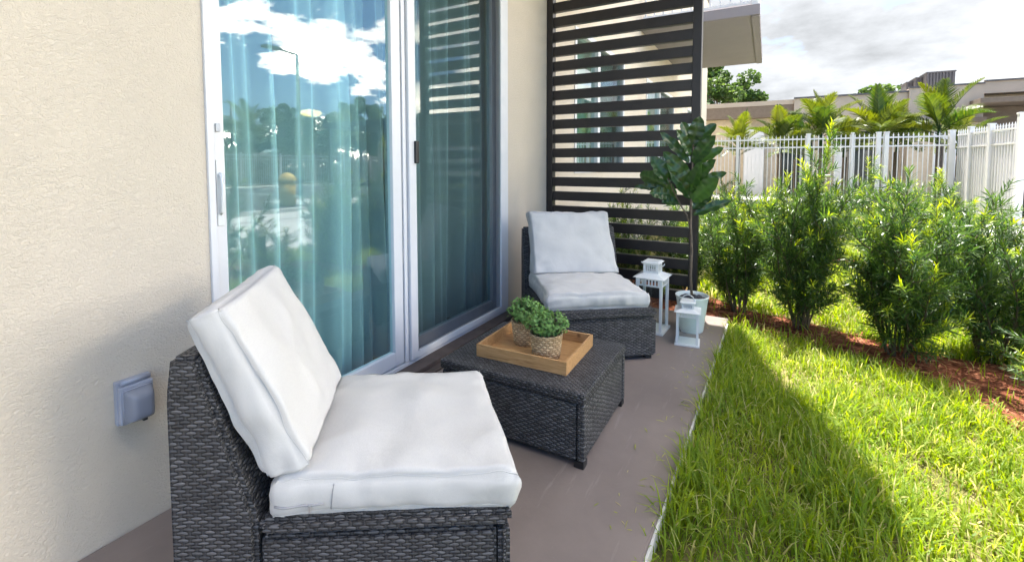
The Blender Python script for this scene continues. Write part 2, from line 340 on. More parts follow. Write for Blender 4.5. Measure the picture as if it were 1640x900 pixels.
def groundmat(name, a, b, c2, scale=6.0, bump=0.01):
    m, nt, out = mat(name); p = N(nt, 'ShaderNodeBsdfPrincipled', inp={'Roughness': 0.95, 'Specular IOR Level': 0.1})
    t = N(nt, 'ShaderNodeTexCoord'); n = N(nt, 'ShaderNodeTexNoise', inp={'Scale': scale, 'Detail': 10.0, 'Roughness': 0.75}); nt.links.new(t.outputs['Object'], n.inputs['Vector'])
    r = N(nt, 'ShaderNodeValToRGB'); nt.links.new(n.outputs[0], r.inputs[0]); r.color_ramp.elements[0].position = 0.36; r.color_ramp.elements[1].position = 0.66
    r.color_ramp.elements[0].color = (*a, 1); r.color_ramp.elements[1].color = (*c2, 1); e = r.color_ramp.elements.new(0.5); e.color = (*b, 1)
    nt.links.new(r.outputs[0], p.inputs['Base Color'])
    n2 = N(nt, 'ShaderNodeTexNoise', inp={'Scale': scale*12, 'Detail': 5.0}); nt.links.new(t.outputs['Object'], n2.inputs['Vector'])
    bb = N(nt, 'ShaderNodeBump', inp={'Strength': 0.8, 'Distance': bump}); nt.links.new(n2.outputs[0], bb.inputs['Height']); nt.links.new(bb.outputs[0], p.inputs['Normal'])
    nt.links.new(p.outputs[0], out.inputs[0]); return m

m_wall = stucco('cream_stucco', (0.67, 0.59, 0.485))
m_soffit = stucco('taupe_stucco', (0.29, 0.265, 0.285), 0.001)
m_trim = pbr('white_vinyl', (0.70, 0.70, 0.72), 0.35, noise_amt=0.03)
m_trimgrey = pbr('grey_aluminium', (0.42, 0.44, 0.48), 0.4, 0.3, noise_amt=0.05)
m_black = pbr('black_plastic', (0.012, 0.012, 0.014), 0.4)
m_screen = pbr('dark_bronze_aluminium', (0.017, 0.014, 0.015), 0.40, 0.0, 0.5, 0.2, 14.0, 0.15, 30)
m_floor = floormat()
m_sill = pbr('brown_painted_sill', (0.09, 0.068, 0.060), 0.55, noise_amt=0.35, nscale=14, bump=0.4, bscale=12, dist=0.004)
m_glass = glassmat('tinted_glass', (0.68, 0.95, 0.96), 0.15)
m_glass_clear = glassmat('clear_glass', (0.93, 0.97, 0.96), 0.06)
m_winglass = glassmat('window_glass', (0.40, 0.62, 0.58), 0.35)
m_sheer = sheer('sheer_white_fabric', (0.95, 0.95, 0.95), 0.66)
m_blind = pbr('pale_blind', (0.78, 0.78, 0.75), 0.8)
m_room = pbr('room_paint', (0.45, 0.45, 0.44), 0.9)
m_roomfloor = pbr('room_floor', (0.22, 0.18, 0.15), 0.6)
m_wick = weave('charcoal_wicker', ((0.022, 0.022, 0.025), (0.135, 0.133, 0.142)), depth=0.0045, row=0.0088, cell=0.033, gap=(0.010, 0.010, 0.012))
m_wick_far = weave('charcoal_wicker_lid', ((0.016, 0.016, 0.020), (0.10, 0.10, 0.115)), cell=0.024, row=0.0098, depth=0.005)
m_basket = weave('seagrass_basket', ((0.34, 0.235, 0.13), (0.66, 0.50, 0.32)), cell=0.030, row=0.0115, depth=0.004, rough=0.8, stake=(0.40, 0.29, 0.17), gap=(0.22, 0.15, 0.08), spec=0.2)
m_fab = fabric('off_white_cotton', (0.56, 0.548, 0.54), 800)
m_seam = pbr('cushion_seam', (0.30, 0.30, 0.32), 0.9)
m_zip = pbr('zip_metal', (0.55, 0.55, 0.56), 0.3, 0.8)
m_wood = wood('pale_oak')
m_white = pbr('white_enamel', (0.70, 0.72, 0.73), 0.3, noise_amt=0.02)
m_pot = pbr('white_glazed_pot', (0.72, 0.78, 0.75), 0.3, noise_amt=0.05)
m_stone = pbr('dark_pebbles', (0.045, 0.05, 0.06), 0.45, noise_amt=0.4, nscale=40)
m_bark = pbr('grey_brown_bark', (0.14, 0.105, 0.08), 0.85, noise_amt=0.35, nscale=30, bump=0.6, bscale=80)
m_twig = pbr('shrub_stem', (0.10, 0.075, 0.045), 0.85, noise_amt=0.3, nscale=30)
m_yew = leafmat('narrow_leaf_foliage', (0.024, 0.064, 0.022), (0.11, 0.19, 0.034), 0.40, 0.36, 0.45, young=(0.36, 0.44, 0.05))
m_palm = leafmat('palm_frond', (0.024, 0.065, 0.012), (0.145, 0.175, 0.024), 0.33, 0.38)
m_ficus = leafmat('fiddle_leaf', (0.016, 0.045, 0.014), (0.055, 0.125, 0.028), 0.25, 0.30, 0.6)
m_small = leafmat('small_round_leaf', (0.045, 0.115, 0.035), (0.20, 0.36, 0.11), 0.25, 0.5)
m_tree = leafmat('tree_foliage', (0.03, 0.07, 0.02), (0.10, 0.16, 0.045), 0.35, 0.5)
m_grass = leafmat('grass_blade', (0.12, 0.21, 0.025), (0.31, 0.38, 0.05), 0.48, 0.5, 0.25, young=(0.50, 0.45, 0.22))
m_ground = groundmat('lawn_thatch', (0.07, 0.075, 0.025), (0.14, 0.13, 0.045), (0.30, 0.25, 0.13), 7.0)
m_mulch = groundmat('red_mulch_ground', (0.08, 0.03, 0.018), (0.24, 0.08, 0.045), (0.42, 0.19, 0.11), 16.0, 0.02)
m_chip = leafmat('mulch_chips', (0.16, 0.05, 0.028), (0.52, 0.23, 0.13), 0.0, 0.9, 0.1)
m_path = pbr('pale_concrete', (0.56, 0.55, 0.53), 0.85, noise_amt=0.08, nscale=3)
m_asphalt = pbr('asphalt', (0.06, 0.06, 0.062), 0.85, noise_amt=0.2, nscale=20, bump=0.3, bscale=120)
m_paint = pbr('white_road_paint', (0.75, 0.75, 0.73), 0.7)
m_bldg = pbr('taupe_render', (0.46, 0.385, 0.31), 0.85, noise_amt=0.05, nscale=2)
m_bldgdark = pbr('brown_render', (0.19, 0.145, 0.11), 0.85)
m_bldgcream = pbr('cream_render', (0.60, 0.50, 0.38), 0.85)
m_darkglass = pbr('dark_pane', (0.03, 0.04, 0.045), 0.1, spec=0.8)
m_duct = pbr('dark_metal_louvre', (0.10, 0.095, 0.10), 0.5, 0.2)
m_outlet = pbr('grey_plastic', (0.33, 0.35, 0.42), 0.45, noise_amt=0.1)
m_yellow = pbr('yellow_paint', (0.65, 0.45, 0.08), 0.5)
m_carpaint = pbr('silver_car_paint', (0.45, 0.46, 0.48), 0.25, 0.6)
m_sail = pbr('dark_canvas', (0.06, 0.09, 0.10), 0.8)
m_lampglow = emit('lamp_glow', (1.0, 0.60, 0.20), 0.6)
def bubblemat():
    m, nt, out = mat('smoky_clear_plastic')
    tr = N(nt, 'ShaderNodeBsdfTransparent', inp={0: (0.66, 0.69, 0.76, 1)}); p = N(nt, 'ShaderNodeBsdfPrincipled', inp={'Base Color': (0.55, 0.58, 0.66, 1), 'Roughness': 0.10, 'Specular IOR Level': 0.9})
    mxs = N(nt, 'ShaderNodeMixShader', inp={0: 0.36}); nt.links.new(tr.outputs[0], mxs.inputs[1]); nt.links.new(p.outputs[0], mxs.inputs[2]); nt.links.new(mxs.outputs[0], out.inputs[0]); return m
m_bubble = bubblemat()
def meshmat():
    m, nt, out = mat('insect_mesh')
    tr = N(nt, 'ShaderNodeBsdfTransparent'); p = N(nt, 'ShaderNodeBsdfDiffuse', inp={0: (0.035, 0.037, 0.04, 1)})
    mxs = N(nt, 'ShaderNodeMixShader', inp={0: 0.40}); nt.links.new(tr.outputs[0], mxs.inputs[1]); nt.links.new(p.outputs[0], mxs.inputs[2]); nt.links.new(mxs.outputs[0], out.inputs[0]); return m
m_mesh = meshmat()

# ------------------------------------------------------------------ ground, patio, path, road
GZ = -0.06
def sheet(name, pts, m, kind='structure', **k):
    b = B(); b.poly(pts); b.bm.normal_update()
    for f in b.bm.faces:
        if f.normal.z < 0: f.normal_flip()
    return tag(b.build(name, m, uv=None), kind=kind, **k)
sheet('lawn_ground', [(-300, -300, GZ), (300, -300, GZ), (300, 400, GZ), (-300, 400, GZ)], m_ground)
PE = 1.47
edge_x = lambda y: 1.417+0.026*y
b = B(); b.prism([(0.0, -3.0), (edge_x(-3.0), -3.0), (edge_x(3.7), 3.70), (0.0, 3.70)], lambda a, c, t: Vector((a, c, -0.16+0.16*t)), bev=0.005)
tag(b.build('patio_slab', m_floor), kind='structure')
b = B(); b.prism([(edge_x(-3.0)+0.001, -3.0), (edge_x(-3.0)+0.009, -3.0), (edge_x(3.6)+0.009, 3.60), (edge_x(3.6)+0.001, 3.60)], lambda a, c, t: Vector((a, c, -0.15+0.141*t)))
tag(b.build('patio_edge_paint', m_path), kind='structure')
def smooth_strip(name, L, Rr, z, m):
    b = B(); vl = [b.bm.verts.new((x, y, z)) for x, y in L]; vr = [b.bm.verts.new((x, y, z)) for x, y in Rr]
    for i in range(len(L)-1): b.bm.faces.new((vl[i], vr[i], vr[i+1], vl[i+1]))
    b.bm.normal_update()
    for f in b.bm.faces:
        if f.normal.z < 0: f.normal_flip()
    return tag(b.build(name, m, uv=None), kind='structure')
MB_N = [(-0.3, 4.75), (0.7, 4.9), (1.4, 4.35), (1.64, 4.15), (2.05, 4.05), (2.42, 3.84), (2.75, 3.72), (3.2, 3.75), (3.7, 3.2), (3.9, 2.2), (4.3, 1.2), (4.6, 0.0)]
MB_S = [(-0.3, 3.74), (0.7, 3.74), (1.4, 3.74), (1.60, 3.66), (1.98, 3.62), (2.30, 3.42), (2.55, 3.28), (2.75, 2.95), (2.85, 2.5), (3.0, 1.9), (3.3, 0.9), (3.6, -0.2)]
smooth_strip('mulch_bed', MB_N, MB_S, GZ+0.006, m_mulch)
smooth_strip('mulch_bed', [(2.2, 7.6), (2.9, 6.9), (3.5, 6.7)], [(2.2, 6.8), (2.8, 6.3), (3.45, 6.0)], GZ+0.006, m_mulch)
sheet('footpath', [(3.55, 4.5, GZ+0.01), (5.2, 3.0, GZ+0.01), (6.6, 2.0, GZ+0.01), (7.9, 2.6, GZ+0.01), (7.4, 9.9, GZ+0.01), (6.7, 12.6, GZ+0.01), (5.2, 12.6, GZ+0.01), (4.1, 7.2, GZ+0.01)], m_path)
sheet('footpath', [(-2, 17.2, GZ+0.01), (12, 17.2, GZ+0.01), (12, 20.5, GZ+0.01), (-2, 20.5, GZ+0.01)], m_path)
# road and parking on the lawn side (seen mirrored in the door)
sheet('road', [(9.0, -40, GZ+0.005), (21.0, -40, GZ+0.005), (21.0, 40, GZ+0.005), (9.0, 40, GZ+0.005)], m_asphalt)
for x in (8.85, 21.0):
    b = B(); b.box((x, -40, GZ-0.1), (x+0.15, 40, GZ+0.12), 0.01); tag(b.build('kerb', m_path), kind='structure')
sheet('pavement', [(7.4, -40, GZ+0.02), (8.85, -40, GZ+0.02), (8.85, 15.5, GZ+0.02), (7.4, 9.9, GZ+0.02), (7.9, 2.6, GZ+0.02)], m_path)
sheet('pavement', [(22.5, -40, GZ+0.02), (24.0, -40, GZ+0.02), (24.0, 40, GZ+0.02), (22.5, 40, GZ+0.02)], m_path)
b = B()
for i in range(14): b.poly([(16.0, -12+i*2.6, GZ+0.012), (20.8, -12+i*2.6, GZ+0.012), (20.8, -11.88+i*2.6, GZ+0.012), (16.0, -11.88+i*2.6, GZ+0.012)])
for i in range(6): b.poly([(10.0+i*0.5, 9.0, GZ+0.012), (10.25+i*0.5, 9.0, GZ+0.012), (10.25+i*0.5, 12.0, GZ+0.012), (10.0+i*0.5, 12.0, GZ+0.012)])
tag(b.build('road_marking', m_paint, uv=None), kind='structure')

# ------------------------------------------------------------------ apartment building
bld = tag(empty('apartment_building', (0, 0, 0)), 'cream stucco apartment building with sliding glass door behind the patio furniture', 'building')
TOP = 6.2
def wallboxes(cuts, y0, y1, zt):
    """cuts: (ya, yb, za, zb) openings"""
    b = B(); y = y0
    for ya, yb, za, zb in cuts:
        b.box((-0.2, y, -0.2), (0, ya, zt)); b.box((-0.2, ya, zb), (0, yb, zt))
        if za > 0.05: b.box((-0.2, ya, -0.2), (0, yb, za))
        y = yb
    b.box((-0.2, y, -0.2), (0, y1, zt)); return b
wallboxes([(0.883, 2.985, -0.2, 2.52), (4.35, 6.15, 1.07, 2.55), (7.45, 9.9, 1.07, 2.55), (11.7, 13.2, 1.07, 2.55)], -5.0, 15.6, TOP).build('wall', m_wall, bld)
b = B(); b.box((-0.24, -5.0, TOP), (0.03, 15.6, TOP+0.12)); b.build('roof_edge', m_soffit, bld)
b = B(); b.box((-9, -5.0, -0.2), (-8.8, 15.6, TOP)); b.box((-8.8, 15.4, -0.2), (-0.2, 15.6, TOP)); b.box((-8.8, -5, TOP-0.15), (-0.2, 15.4, TOP)); b.box((-8.8, -5, -0.2), (-0.2, -4.8, TOP-0.15)); b.build('rear_wall', m_wall, bld)
# rooms behind the glass
b = B()
b.box((-4.3, 0.0, -0.1), (-4.2, 14.6, 2.9)); b.box((-4.2, 0.0, -0.1), (-0.2, 0.1, 2.9)); b.box((-4.2, 14.5, -0.1), (-0.2, 14.6, 2.9))
b.box((-4.2, 3.6, -0.0), (-0.2, 3.7, 2.7)); b.box((-4.2, 6.7, -0.0), (-0.2, 6.8, 2.7)); b.box((-4.2, 10.7, 0.0), (-0.2, 10.8, 2.7)); b.box((-4.2, 0.1, 2.7), (-0.2, 14.5, 2.9))
b.build('room_interior', m_room, bld)
b = B(); b.box((-4.2, 0.1, -0.1), (-0.2, 14.5, 0.0)); b.build('room_floor', m_roomfloor, bld)
# upper slab over this patio, unseen far end angled to shape its lawn shadow
def slab(pts, z0, z1, name, m):
    b = B(); b.prism(pts, lambda a, c, t: Vector((a, c, z0+(z1-z0)*t)), bev=0.004); return b.build(name, m, bld)
slab([(0.002, 0.1), (1.50, 0.1), (1.60, 0.2), (1.60, 3.35), (1.08, 4.75), (0.002, 4.75)], 3.20, 3.40, 'balcony_slab', m_soffit)
def railing(y0, y1, x1, name, par):
    b = B()
    b.box((0.03, y0+0.04, 3.345), (x1, y0+0.08, 3.385)); b.box((0.03, y0+0.04, 4.38), (x1, y0+0.08, 4.44)); b.box((x1, y0+0.04, 3.345), (x1+0.04, y1, 3.385)); b.box((x1, y0+0.04, 4.38), (x1+0.04, y1, 4.44))
    n = int((x1-0.05)/0.13)
    for i in range(n+1): b.box((0.05+i*0.13, y0+0.05, 3.385), (0.075+i*0.13, y0+0.07, 4.38))
    n = int((y1-y0)/0.13)
    for i in range(1, n): b.box((x1+0.008, y0+0.08+i*0.13, 3.385), (x1+0.032, y0+0.105+i*0.13, 4.38))
    for p in ((x1-0.02, y0+0.02),): b.box((p[0], p[1], 3.32), (p[0]+0.08, p[1]+0.08, 4.50))
    return b.build(name, m_trim, par)
sl2 = slab([(0.002, 7.0), (1.60, 7.0), (1.60, 10.3), (0.002, 10.3)], 3.18, 3.32, 'balcony_slab', m_soffit)
b = B(); b.box((1.50, 7.03, 3.165), (1.598, 10.28, 3.179)); b.build('drip_edge', m_soffit, sl2)
railing(7.0, 10.25, 1.52, 'balcony_railing', bld)

# sliding door -------------------------------------------------------
b = B()
b.box((-0.14, 0.883, 0.05), (0.012, 0.905, 2.52), 0.003); b.box((-0.14, 2.925, 0.05), (0.012, 2.985, 2.52), 0.003)
b.box((-0.14, 0.905, 2.46), (0.012, 2.925, 2.52)); b.box((-0.14, 0.883, 0.0), (0.004, 2.985, 0.049))
b.box((-0.10, 0.905, 0.049), (-0.09, 2.925, 0.07)); b.box((-0.055, 0.905, 0.049), (-0.045, 2.925, 0.065))
door = b.build('sliding_door_frame', m_trim, bld)
b = B(); b.box((0.0045, 0.86, -0.02), (0.10, 3.0, 0.035), 0.006); b.box((0.10, 0.86, -0.02), (0.15, 3.0, 0.012), 0.004); b.build('door_sill', m_sill, bld)
b = B(); x0, x1 = -0.045, -0.005
b.box((x0, 0.907, 0.06), (x1, 0.948, 2.46), 0.004); b.box((x0, 1.795, 0.06), (x1, 1.86, 2.46), 0.004)
b.box((x0, 0.948, 0.06), (x1, 1.795, 0.135), 0.003); b.box((x0, 0.948, 2.38), (x1, 1.795, 2.46), 0.003)
b.build('door_panel', m_trim, door)
b = B(); b.poly([(-0.026, 0.948, 0.135), (-0.026, 1.795, 0.135), (-0.026, 1.795, 2.38), (-0.026, 0.948, 2.38)]); b.build('glass_pane', m_glass, door, uv=None)
b = B()
b.tube([(x1, 0.925, 1.12), (x1+0.02, 0.925, 1.11), (x1+0.025, 0.925, 1.06), (x1+0.02, 0.925, 0.98), (x1, 0.925, 0.97)], 0.007, 8)
b.box((x1, 0.914, 0.93), (x1+0.006, 0.936, 1.17), 0.003); b.build('door_handle', m_white, door)
b = B(); b.box((x1, 0.917, 1.27), (x1+0.008, 0.932, 1.30), 0.003); b.build('door_lock', m_trimgrey, door)
b = B(); x0, x1 = -0.10, -0.058
b.box((x0, 1.83, 0.06), (x1, 1.89, 2.46), 0.003); b.box((x0, 2.87, 0.06), (x1, 2.925, 2.46), 0.003); b.box((x0, 1.89, 0.06), (x1, 2.87, 0.13), 0.003); b.box((x0, 1.89, 2.38), (x1, 2.87, 2.46), 0.003)
b.build('fixed_panel', m_trimgrey, door)
b = B(); b.poly([(-0.081, 1.89, 0.13), (-0.081, 2.87, 0.13), (-0.081, 2.87, 2.38), (-0.081, 1.89, 2.38)]); b.build('glass_pane', m_glass, door, uv=None)
b = B(); b.box((-0.03, 1.868, 0.055), (0.0, 1.893, 2.46), 0.003); b.box((-0.012, 1.90, 0.055), (0.016, 1.957, 2.46), 0.004)
b.box((-0.008, 1.957, 0.055), (0.014, 2.88, 0.092), 0.003); b.box((-0.008, 2.88, 0.055), (0.014, 2.924, 2.46), 0.003); b.box((-0.008, 1.957, 2.41), (0.014, 2.88, 2.46), 0.003)
scr = b.build('screen_door_frame', m_trim, door)
b = B(); b.poly([(0.003, 1.955, 0.09), (0.003, 2.882, 0.09), (0.003, 2.882, 2.415), (0.003, 1.955, 2.415)]); b.build('insect_mesh', m_mesh, door, uv=None)
b = B(); b.box((0.016, 1.937, 1.16), (0.034, 1.962, 1.285), 0.005); b.build('screen_handle', m_black, door)
# windows along the wall
for ya, yb, kind in ((4.35, 6.15, 0), (7.45, 9.9, 1), (11.7, 13.2, 1)):
    b = B(); za, zb = 1.07, 2.55; f = 0.05; ym = ya+(yb-ya)*0.42
    b.box((-0.10, ya, za), (0.01, ya+f, zb)); b.box((-0.10, yb-f, za), (0.01, yb, zb)); b.box((-0.10, ya+f, za), (0.01, yb-f, za+f)); b.box((-0.10, ya+f, zb-f), (0.01, yb-f, zb)); b.box((-0.09, ym-0.04, za+f), (0.006, ym+0.04, zb-f))
    wf = b.build('window_frame', m_trim, bld)
    b = B(); b.poly([(-0.036, ya+f, za+f), (-0.036, ym-0.04, za+f), (-0.036, ym-0.04, zb-f), (-0.036, ya+f, zb-f)]); b.poly([(-0.036, ym+0.04, za+f), (-0.036, yb-f, za+f), (-0.036, yb-f, zb-f), (-0.036, ym+0.04, zb-f)]); b.build('window_glass', m_winglass, wf, uv=None)
    b = B(); b.poly([(-0.01, ym+0.04, za+f), (-0.01, yb-f, za+f), (-0.01, yb-f, zb-f), (-0.01, ym+0.04, zb-f)]); b.build('window_screen', m_mesh, wf, uv=None)
    b = B(); b.box((-0.150, ya+0.02, za), (-0.146, yb-0.02, zb)); b.build('window_blind', m_blind, wf)

# curtains inside
def curtain(y0, y1, lean, seed, n=150, z0=0.03, z1=2.55, amp=0.045, x=-0.25):
    r = random.Random(seed); ph = [r.uniform(0, 6.28) for _ in range(5)]; fr = [r.uniform(7, 13), r.uniform(17, 27), r.uniform(30, 42)]
    nz = 26; V = []; F = []
    for j in range(nz+1):
        t = j/nz; z = z0+(z1-z0)*t
        for i in range(n+1):
            s = i/n; y = y0+(y1-y0)*s + lean*(1-t)*(s-0.3) + 0.012*math.sin(3*t+ph[3]+s*9)
            q = y+0.02*math.sin(t*2.6+ph[4])
            dx = amp*(0.8*math.sin(fr[0]*q+ph[0]+0.6*t)+0.7*math.sin(1.6*fr[1]*q+ph[1]-0.9*t)+0.45*math.sin(1.8*fr[2]*q+ph[2]+0.5*t))
            V.append((x+dx, y, z))
    for j in range(nz):
        for i in range(n):
            a = j*(n+1)+i; F.append((a, a+1, a+n+2, a+n+1))
    return npmesh('curtain', V, F, smooth=True)
G = 'sheer curtains hanging inside the sliding door'
for y0, y1, lean, sd_, lab in ((0.98, 1.30, 0.10, 3, 'sheer teal tinted curtain panel nearest the door handle at the left of the sliding glass'),
                               (1.36, 1.62, 0.16, 11, 'narrow gathered sheer curtain in the middle of the left glass pane'),
                               (1.60, 2.02, -0.10, 5, 'wide sheer curtain at the right half of the left glass pane'),
                               (2.18, 2.95, 0.05, 23, 'dim sheer curtain behind the insect screen'),
                               (2.93, 3.34, 0.02, 31, 'dim narrow curtain at the far end behind the insect screen')):
    tag(link('curtain', curtain(y0, y1, lean, sd_, x=-0.29+0.02*(sd_ % 3)), m_sheer), lab, 'curtain', G)
lamp = tag(empty('pendant_lamp', (-2.2, 2.96, 1.62)), 'small pendant lamp glowing warm inside the room behind the left glass', 'lamp')
b = B(); b.tube([(0, 0, 0.07), (0, 0, 1.08)], 0.004, 6); b.build('cord', m_black, lamp, uv=None)
b = B(); b.lathe([(0.0, 0.0), (0.07, 0.012), (0.10, 0.035), (0.085, 0.06), (0.02, 0.075), (0.0, 0.078)], 24); b.build('lamp_shade', m_lampglow, lamp, uv=None)

# ------------------------------------------------------------------ outlet cover on the wall
oc = tag(empty('outlet_cover', (0.0, 0.64, 0.355)), 'grey weatherproof outlet cover with smoky bubble lid on the stucco wall', 'outlet cover')
b = B(); b.box((0.0, -0.045, 0.0), (0.022, 0.045, 0.135), 0.004); b.build('back_box', m_outlet, oc)
b = B(); b.box((0.023, -0.043, 0.004), (0.040, 0.043, 0.122), 0.006, 3); b.build('lid_rim', m_outlet, oc)
def dome(nx=14, w_=0.037, h0=0.008, h1=0.113, dep=0.048):
    b = B(); g_ = []
    for i in range(nx+1):
        row = []
        for j in range(nx+1):
            u, v = 2*i/nx-1, 2*j/nx-1
            k = (1-abs(u)**5)*(1-abs(v)**5); d = dep*max(k, 0)**0.45
            row.append(b.bm.verts.new((0.0405+d, u*w_*(1-0.10*(d/dep)), (h0+h1)/2+v*(h1-h0)/2*(1-0.10*(d/dep)))))
        g_.append(row)
    for i in range(nx):
        for j in range(nx): f = b.bm.faces.new((g_[i][j], g_[i+1][j], g_[i+1][j+1], g_[i][j+1])); f.smooth = True
    return b
dome().build('bubble_lid', m_bubble, oc)
b = B(); b.tube([(0.044, -0.036, 0.010), (0.044, 0.036, 0.010), (0.044, 0.036, 0.111), (0.044, -0.036, 0.111), (0.044, -0.036, 0.010)], 0.003, 6); b.build('lid_gasket', m_outlet, oc, uv=None)
b = B(); b.tube([(0.030, -0.036, 0.132), (0.030, 0.036, 0.132)], 0.0075, 10); b.box((0.022, -0.03, 0.122), (0.034, 0.03, 0.131), 0.002); b.build('hinge', m_outlet, oc)
b = B(); b.box((0.0405, 0.008, 0.0), (0.052, 0.02, 0.008), 0.002); b.build('latch', m_black, oc)
b = B(); b.box((0.0225, -0.022, 0.03), (0.0265, 0.022, 0.095), 0.002); b.build('socket_plate', m_duct, oc)

# ------------------------------------------------------------------ louvred privacy screen
ps = tag(empty('privacy_screen', (0.0, 3.72, 0.0)), 'dark bronze louvred privacy screen standing at the far end of the patio', 'privacy screen')
W = 1.285
b = B(); b.box((0.003, -0.035, 0.0), (0.06, 0.035, 3.19), 0.003); b.build('post', m_screen, ps)
b = B(); b.box((W-0.065, -0.035, 0.0), (W, 0.035, 3.19), 0.003); b.build('post', m_screen, ps)
b = B(); rz = Matrix.Rotation(R(0), 3, 'X')
for i in range(25):
    zt = 0.080+i*0.1265
    b.box((0.06, -0.024, zt), (W-0.065, 0.024, zt+0.080), 0.002)
b.build('slat_panel', m_screen, ps)

# ------------------------------------------------------------------ wicker furniture
def wicker_feet(t, pts):
    for x, y in pts:
        b = B(); b.box((x-0.02, y-0.02, 0), (x+0.02, y+0.02, 0.026), 0.003); b.build('foot', m_black, t)
def chair(name, label, loc, rz, Wd=0.555, sk=0.0, group='armless wicker chairs'):
    t = tag(empty(name, loc, rz), label, 'chair', group)
    D = 0.61
    b = B()
    pr = lambda z0, z1: (lambda a, c, k: Vector((a - sk*c/Wd*(1 if a > 0.1 else 0), c, z0+(z1-z0)*k)))
    b.prism([(0.004, 0.004), (D-0.034, 0.004), (D-0.034, Wd-0.004), (0.004, Wd-0.004)], pr(0.024, 0.250), bev=0.008)
    b.prism([(D-0.030, 0.0), (D, 0.0), (D, Wd), (D-0.030, Wd)], pr(0.024, 0.252), bev=0.012)
    b.build('seat_base', m_wick, t, smooth=True)
    b = B(); b.prism([(0.0, -0.004), (D+0.004, -0.004), (D+0.004, Wd+0.004), (0.0, Wd+0.004)], pr(0.256, 0.300), bev=0.014); b.build('seat_top', m_wick, t, smooth=True)
    prof = [(-0.205, 0.024), (-0.004, 0.024), (-0.004, 0.30), (-0.130, 0.70), (-0.192, 0.70), (-0.205, 0.60)]
    b = B(); b.prism(prof, lambda a, c, k: Vector((a, Wd*k, c)), bev=0.012); b.build('backrest', m_wick, t, smooth=True)
    wicker_feet(t, ((0.57, 0.04), (0.57-sk, Wd-0.04), (-0.17, 0.04), (-0.17, Wd-0.04)))
    return t
ANG_N = math.atan2(0.523, 0.852)
chn = chair('wicker_chair', 'large charcoal wicker chair in the foreground seen from its side', (0.684, 0.618, 0), ANG_N, 0.555, 0.10)
# far chair: forward (0.556,-0.83)
f_ = Vector((0.60, -0.80)).normalized(); r_ = Vector((-f_.y, f_.x))          # r_ is local +y
fr = Vector((1.190, 2.702))
org = fr - f_*0.61 - r_*0.69
chf = chair('wicker_chair', 'charcoal wicker chair at the far end of the patio beside the white lanterns', (org.x, org.y, 0), math.atan2(f_.y, f_.x), 0.69)

